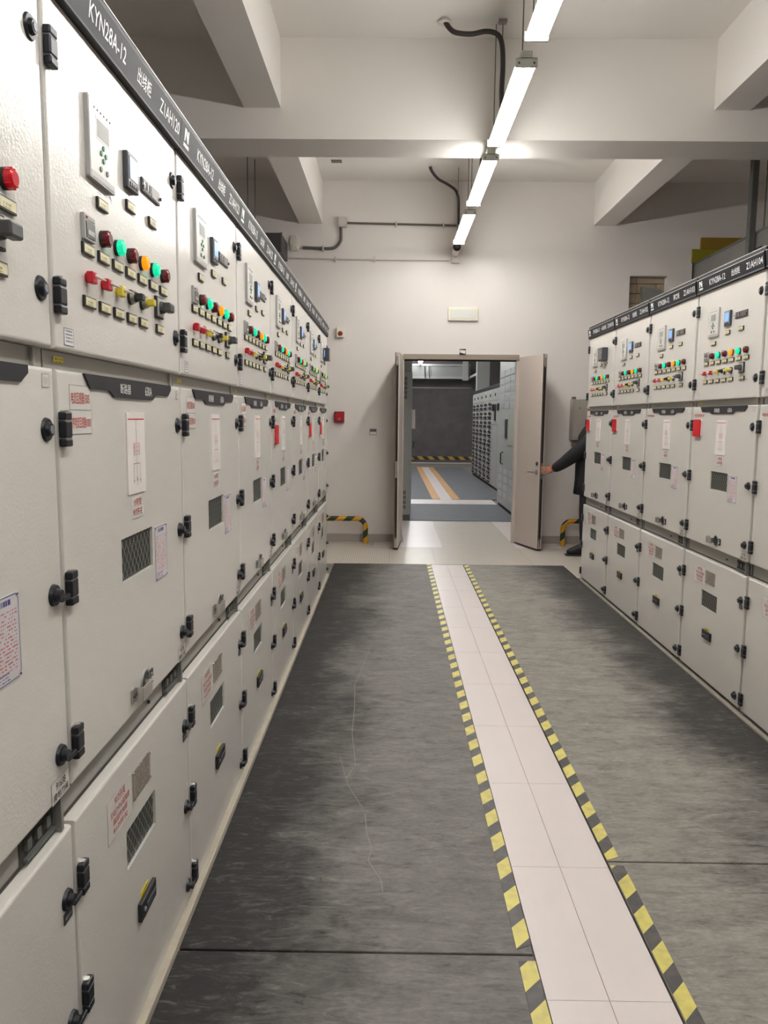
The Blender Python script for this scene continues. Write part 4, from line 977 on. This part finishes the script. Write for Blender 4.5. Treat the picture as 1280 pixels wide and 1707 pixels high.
# row of drawer cabinets
dp = MB(); dp.box(-.015, 0, .01, .76, .006, .194, M_CAB2, c=.004)
dp = dp.mesh('drawer')
dh = MB(); dh.box(-.045, -.012, .2, .58, .03, .07, M_BLACK, c=.004); dh.box(-.022, -.012, .3, .5, .09, .165, M_BLACK2); dh.cyl((-.012, .55, .13), (-.03, .55, .13), .022, M_LRED, n=8); dh.cyl((-.012, .15, .12), (-.03, .15, .12), .025, M_BLACK, n=8); dh.cyl((-.03, .15, .12), (-.034, .15, .12), .014, M_SILVER, n=8)
dh = dh.mesh('drawer_handle')
for k in range(9):
    y = 13.3 + .8 * k
    n = ['nearest', 'second', 'third', 'fourth', 'fifth', 'sixth', 'seventh', 'eighth', 'ninth']
    R = thing('drawer_cabinet', 'grey low voltage drawer cabinet, %s after the louvred cabinet' % ('first' if k == 0 else n[k]), 'cabinet', (2.12, y, 0), 0, 'drawer cabinets beyond the doorway')
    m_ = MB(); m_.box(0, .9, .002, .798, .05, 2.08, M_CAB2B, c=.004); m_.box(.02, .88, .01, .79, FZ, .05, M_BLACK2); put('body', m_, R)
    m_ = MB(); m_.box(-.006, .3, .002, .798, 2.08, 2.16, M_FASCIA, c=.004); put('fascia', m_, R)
    m_ = MB(); m_.box(-.015, 0, .01, .79, 1.84, 2.06, M_CAB2, c=.004); m_.cyl((-.015, .3, 1.95), (-.03, .3, 1.95), .03, M_KNOBGREY, n=8); put('top_door', m_, R)
    if k < 4:
        m_ = MB(); m_.box(-.015, 0, .01, .79, .07, 1.33, M_CAB2, c=.004); put('lower_door', m_, R)
        m_ = MB(); m_.box(-.02, 0, .01, .79, 1.34, 1.83, M_CAB2, c=.004); m_.box(-.04, -.02, .15, .3, 1.42, 1.75, M_BLACK); m_.box(-.05, -.02, .4, .65, 1.62, 1.76, M_BLACK, c=.01); put('breaker_panel', m_, R)
    else:
        for z in range(9):
            d = put('drawer', dp, R, (0, 0, .06 + .197 * z)); put('drawer_handle', dh, d)
# steel frame high at the end of that room
sf = thing('steel_frame', 'white painted steel beam frame high up before the dark end wall', 'steel frame', (1.0, 25.4, 2.7))
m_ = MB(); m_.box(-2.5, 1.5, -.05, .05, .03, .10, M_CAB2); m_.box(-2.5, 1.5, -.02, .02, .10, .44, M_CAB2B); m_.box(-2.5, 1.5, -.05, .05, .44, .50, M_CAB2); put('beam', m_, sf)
m_ = MB(); m_.box(1.25, 1.43, -.12, -.04, -.02, 1.3, M_CAB2); put('brace', m_, sf)
m_ = MB(); m_.box(1.49, 1.86, -2.2, -1.9, -2.7 + FZ, 1.3, M_CAB2); m_.box(1.49, 1.53, -1.9, .05, .05, .12, M_CAB2); put('column', m_, sf)
for k, dx in enumerate((.02, .16)):
    m_ = MB(); m_.tube([(dx, -.06, .44), (dx + .01, -.08, .2), (dx + .03, -.06, .05)], .012, M_BLACK2, 6); put('cable', m_, sf)
# unseen lamps added to light that room, above the lintel, and one small spot
for k, (x, y) in enumerate(((.5, 11.3), (.5, 13.8), (.6, 16.6), (.6, 19.6), (.8, 22.6))):
    batten('unseen added twin-tube lamp beyond the doorway, number %s from the doorway' % ['one', 'two', 'three', 'four', 'five'][k], x, y, 3.55, M_TUBE2, 'added lamps beyond the doorway', ceil=NZ)
sl = thing('spot_lamp', 'small bright lamp on the steel beam beyond the doorway', 'lamp', (.88, 25.14, 3.215))
m_ = MB(); m_.cyl((0, .02, 0), (0, .15, 0), .05, M_DSTEEL, .03, n=10); m_.box(-.03, .03, .1, .16, -.05, .05, M_DSTEEL); put('housing', m_, sl)
bm = bmesh.new(); bmesh.ops.create_uvsphere(bm, u_segments=10, v_segments=6, radius=.075); m_ = MB(); m_.bm(bm, M_TUBE2, True); put('bulb', m_, sl, (0, -.02, .05))

# ------------------------------------------------------------------ person behind the last cabinet of the short row
def skin(name, verts, edges, radii, root=0, sub=2):
    me = bpy.data.meshes.new(name); me.from_pydata([tuple(v) for v in verts], edges, [])
    o = bpy.data.objects.new(name, me); COL.objects.link(o)
    o.modifiers.new('skin', 'SKIN').use_smooth_shade = True
    for i, r in enumerate(radii):
        sv = me.skin_vertices[0].data[i]; sv.radius = (r, r) if isinstance(r, (int, float)) else r; sv.use_root = (i == root)
    s_ = o.modifiers.new('sub', 'SUBSURF'); s_.levels = sub; s_.render_levels = sub
    dg = bpy.context.evaluated_depsgraph_get(); dg.update()
    nm = bpy.data.meshes.new_from_object(o.evaluated_get(dg)); nm.name = name
    bpy.data.objects.remove(o); bpy.data.meshes.remove(me)
    for p in nm.polygons: p.use_smooth = True
    return nm
PXC, PYC = 2.19, 8.31      # upper body axis
LXC = 2.062                 # axis of the standing leg
V = []; E_ = []; RR = []
def vtx(x, y, z, r, link_=None):
    V.append((x, y, z)); RR.append(r); i = len(V) - 1
    if link_ is not None: E_.append((link_, i))
    return i
pel = vtx(LXC + .05, PYC, .86, (.11, .15)); wst = vtx(LXC + .06, PYC, 1.02, (.11, .14), pel); chest = vtx(PXC - .01, PYC, 1.22, (.12, .16), wst); nb = vtx(PXC - .005, PYC, 1.36, (.07, .09), chest)
nk = vtx(PXC - .02, PYC, 1.43, .052, nb); hd0 = vtx(PXC - .03, PYC, 1.49, .07, nk); hd1 = vtx(PXC - .03, PYC, 1.57, .088, hd0); hd2 = vtx(PXC - .015, PYC, 1.645, .065, hd1)
# near arm (reaching to the door edge), far arm hanging
sh = vtx(PXC - .04, PYC - .155, 1.30, .062, chest); el = vtx(PXC - .22, PYC - .12, 1.11, .050, sh); wr = vtx(1.757, 8.36, .92, .034, el)
sh2 = vtx(PXC, PYC + .16, 1.32, .06, chest); el2 = vtx(PXC + .05, PYC + .22, 1.06, .046, sh2); wr2 = vtx(PXC - .02, PYC + .22, .82, .032, el2); hn2 = vtx(PXC - .04, PYC + .22, .73, .036, wr2)
for sy in (-1, 1):
    q_ = LXC + (0 if sy < 0 else .14); hip = vtx((q_ + LXC) / 2 + .03, PYC + .09 * sy, .80, .095, pel); kn = vtx(q_, PYC + .10 * sy, .46, .068, hip); an = vtx(q_ + .01, PYC + .10 * sy, .10, .052, kn)
    fo = vtx(q_ - .08, PYC + .10 * sy, .055, .040, an); to = vtx(q_ - .14, PYC + .10 * sy, .040, .032, fo)
body = skin('person', V, E_, RR, 0)
for mt in (M_SKIN, M_TROUSER): body.materials.append(mt)
for p in body.polygons: p.material_index = 0 if (p.center.z > 1.40 or (p.center.z < .95 and p.center.z > .6 and p.center.x < 1.8)) else 1
person = put('person', body)
tag(person, 'person in black jacket half hidden by cabinet reaching to hold the open door', 'person')
# head details
fh = MB()
for sy in (-1, 1):
    bm = bmesh.new(); bmesh.ops.create_uvsphere(bm, u_segments=10, v_segments=6, radius=.012); bmesh.ops.translate(bm, verts=bm.verts, vec=(PXC - .112, PYC + .032 * sy, 1.575)); fh.bm(bm, M_WHITE, True)
    fh.cyl((PXC - .122, PYC + .032 * sy, 1.575), (PXC - .1255, PYC + .032 * sy, 1.575), .006, M_BLACK, n=8)
    bm = bmesh.new(); bmesh.ops.create_uvsphere(bm, u_segments=8, v_segments=6, radius=1)
    for v in bm.verts: v.co = Vector((PXC - .01 + v.co.x * .018, PYC + (.088 + v.co.y * .012) * sy, 1.565 + v.co.z * .032))
    fh.bm(bm, M_SKIN, True)
fh.add([(PXC - .114, PYC - .010, 1.575), (PXC - .114, PYC + .010, 1.575), (PXC - .136, PYC - .014, 1.535), (PXC - .136, PYC + .014, 1.535), (PXC - .108, PYC - .016, 1.528), (PXC - .108, PYC + .016, 1.528)], [(0, 2, 3, 1), (2, 4, 5, 3), (0, 4, 2), (1, 3, 5)], M_SKIN)
fh.box(PXC - .112, PXC - .098, PYC - .024, PYC + .024, 1.500, 1.508, M_LRED2, c=.003)
put('face', fh, person)
bm = bmesh.new(); bmesh.ops.create_uvsphere(bm, u_segments=20, v_segments=14, radius=1)
for v in bm.verts: v.co = Vector((PXC - .015 + v.co.x * .108, PYC + v.co.y * .102, 1.615 + v.co.z * .085))
bmesh.ops.delete(bm, geom=[v for v in bm.verts if v.co.z < 1.60 and v.co.x < PXC + .0], context='VERTS')
m_ = MB(); m_.bm(bm, M_HAIR, True); put('hair', m_, person)
# jacket: shell lofted round the torso with open hem, sleeves grown on it
jk_ = MB(); nr = 20
prof_j = [(1.515, PXC - .03, .085, .085), (1.45, PXC - .02, .095, .095), (1.40, PXC - .02, .10, .125), (1.35, PXC - .03, .125, .19), (1.26, PXC - .05, .145, .215), (1.10, PXC - .055, .150, .205), (.95, PXC - .065, .150, .205), (.80, PXC - .07, .152, .21), (.655, PXC - .075, .150, .215), (.655, PXC - .075, .140, .205), (.80, PXC - .07, .13, .19)]
rings_j = []
for z, cx, rx, ry in prof_j:
    rings_j += [(cx + rx * math.cos(2 * PI * k / nr) * (1 + .03 * math.sin(5 * k + z * 20)), PYC + ry * math.sin(2 * PI * k / nr), z + (.012 * math.sin(3 * k) if .7 < z < 1.3 else 0)) for k in range(nr)]
jk_.add(rings_j, [(i * nr + k, i * nr + (k + 1) % nr, (i + 1) * nr + (k + 1) % nr, (i + 1) * nr + k) for i in range(len(prof_j) - 1) for k in range(nr)], M_CLOTH, True)
def sleeve(pts, rad):
    o = skin('sleeve', pts, [(i, i + 1) for i in range(len(pts) - 1)], rad, 0)
    jk_.add([tuple(v.co) for v in o.vertices], [tuple(p.vertices) for p in o.polygons], M_CLOTH, True); bpy.data.meshes.remove(o)
sleeve([(PXC - .04, PYC - .15, 1.31), (PXC - .09, PYC - .16, 1.25), (PXC - .17, PYC - .14, 1.165), (PXC - .255, PYC - .10, 1.085), (1.85, 8.29, 1.0), (1.785, 8.345, .945), (1.735, 8.385, .912)], [.085, .092, .090, .083, .070, .060, .046])
sleeve([(PXC - .03, PYC + .16, 1.31), (PXC + .02, PYC + .22, 1.18), (PXC + .05, PYC + .225, 1.06), (PXC + .02, PYC + .225, .95), (PXC - .015, PYC + .225, .85)], [.085, .082, .072, .065, .055])
jk = put('jacket', jk_, person); tag(jk, 'black padded jacket')
# boots
for sy in (-1, 1):
    q_ = LXC + (0 if sy < 0 else .14)
    bmv = [(q_ + .045, PYC + .10 * sy, .05), (q_ + .02, PYC + .10 * sy, .06), (q_ - .05, PYC + .10 * sy, .06), (q_ - .12, PYC + .10 * sy, .045), (q_ - .185, PYC + .10 * sy, .035), (q_ + .012, PYC + .10 * sy, .16)]
    o = skin('boot', bmv, [(0, 1), (1, 2), (2, 3), (3, 4), (1, 5)], [.04, .052, .052, .045, .030, .058], 1); o.materials.clear(); o.materials.append(M_BOOT); put('boot', o, person)
    put('boot_sole', bx(q_ - .192, q_ + .085, PYC + .10 * sy - .046, PYC + .10 * sy + .046, 0.0, .018, M_BLACK2, c=.008), person)
# gripping hand: palm, four fingers round the door edge, thumb
ex_, ey_, ez_ = 1.655, 8.462, .90
HV = []; HE = []; HR = []
def hv(x, y, z, r, l=None):
    HV.append((x, y, z)); HR.append(r); i = len(HV) - 1
    if l is not None: HE.append((l, i))
    return i
p0 = hv(1.765, 8.355, .925, .028); p1 = hv(1.735, 8.385, .912, (.018, .034), p0); p2 = hv(1.708, 8.412, .902, (.015, .038), p1)
for k, dz in enumerate((.032, .011, -.010, -.030)):
    ln = (.95, 1.0, .97, .8)[k]
    a = hv(1.692, 8.424, .900 + dz, .0105, p2); b = hv(1.665 + .008 * (1 - ln), 8.436, .898 + dz, .0095, a); c = hv(1.640 + .02 * (1 - ln), 8.440, .896 + dz * .95, .0088, b); hv(1.618 + .03 * (1 - ln), 8.447, .894 + dz * .9, .0078, c)
t0 = hv(1.728, 8.40, .945, .013, p1); t1 = hv(1.712, 8.432, .958, .011, t0); hv(1.700, 8.462, .956, .009, t1)
hm = skin('hand', HV, HE, HR, 0); hm.materials.clear(); hm.materials.append(M_SKIN); put('hand', hm, person)
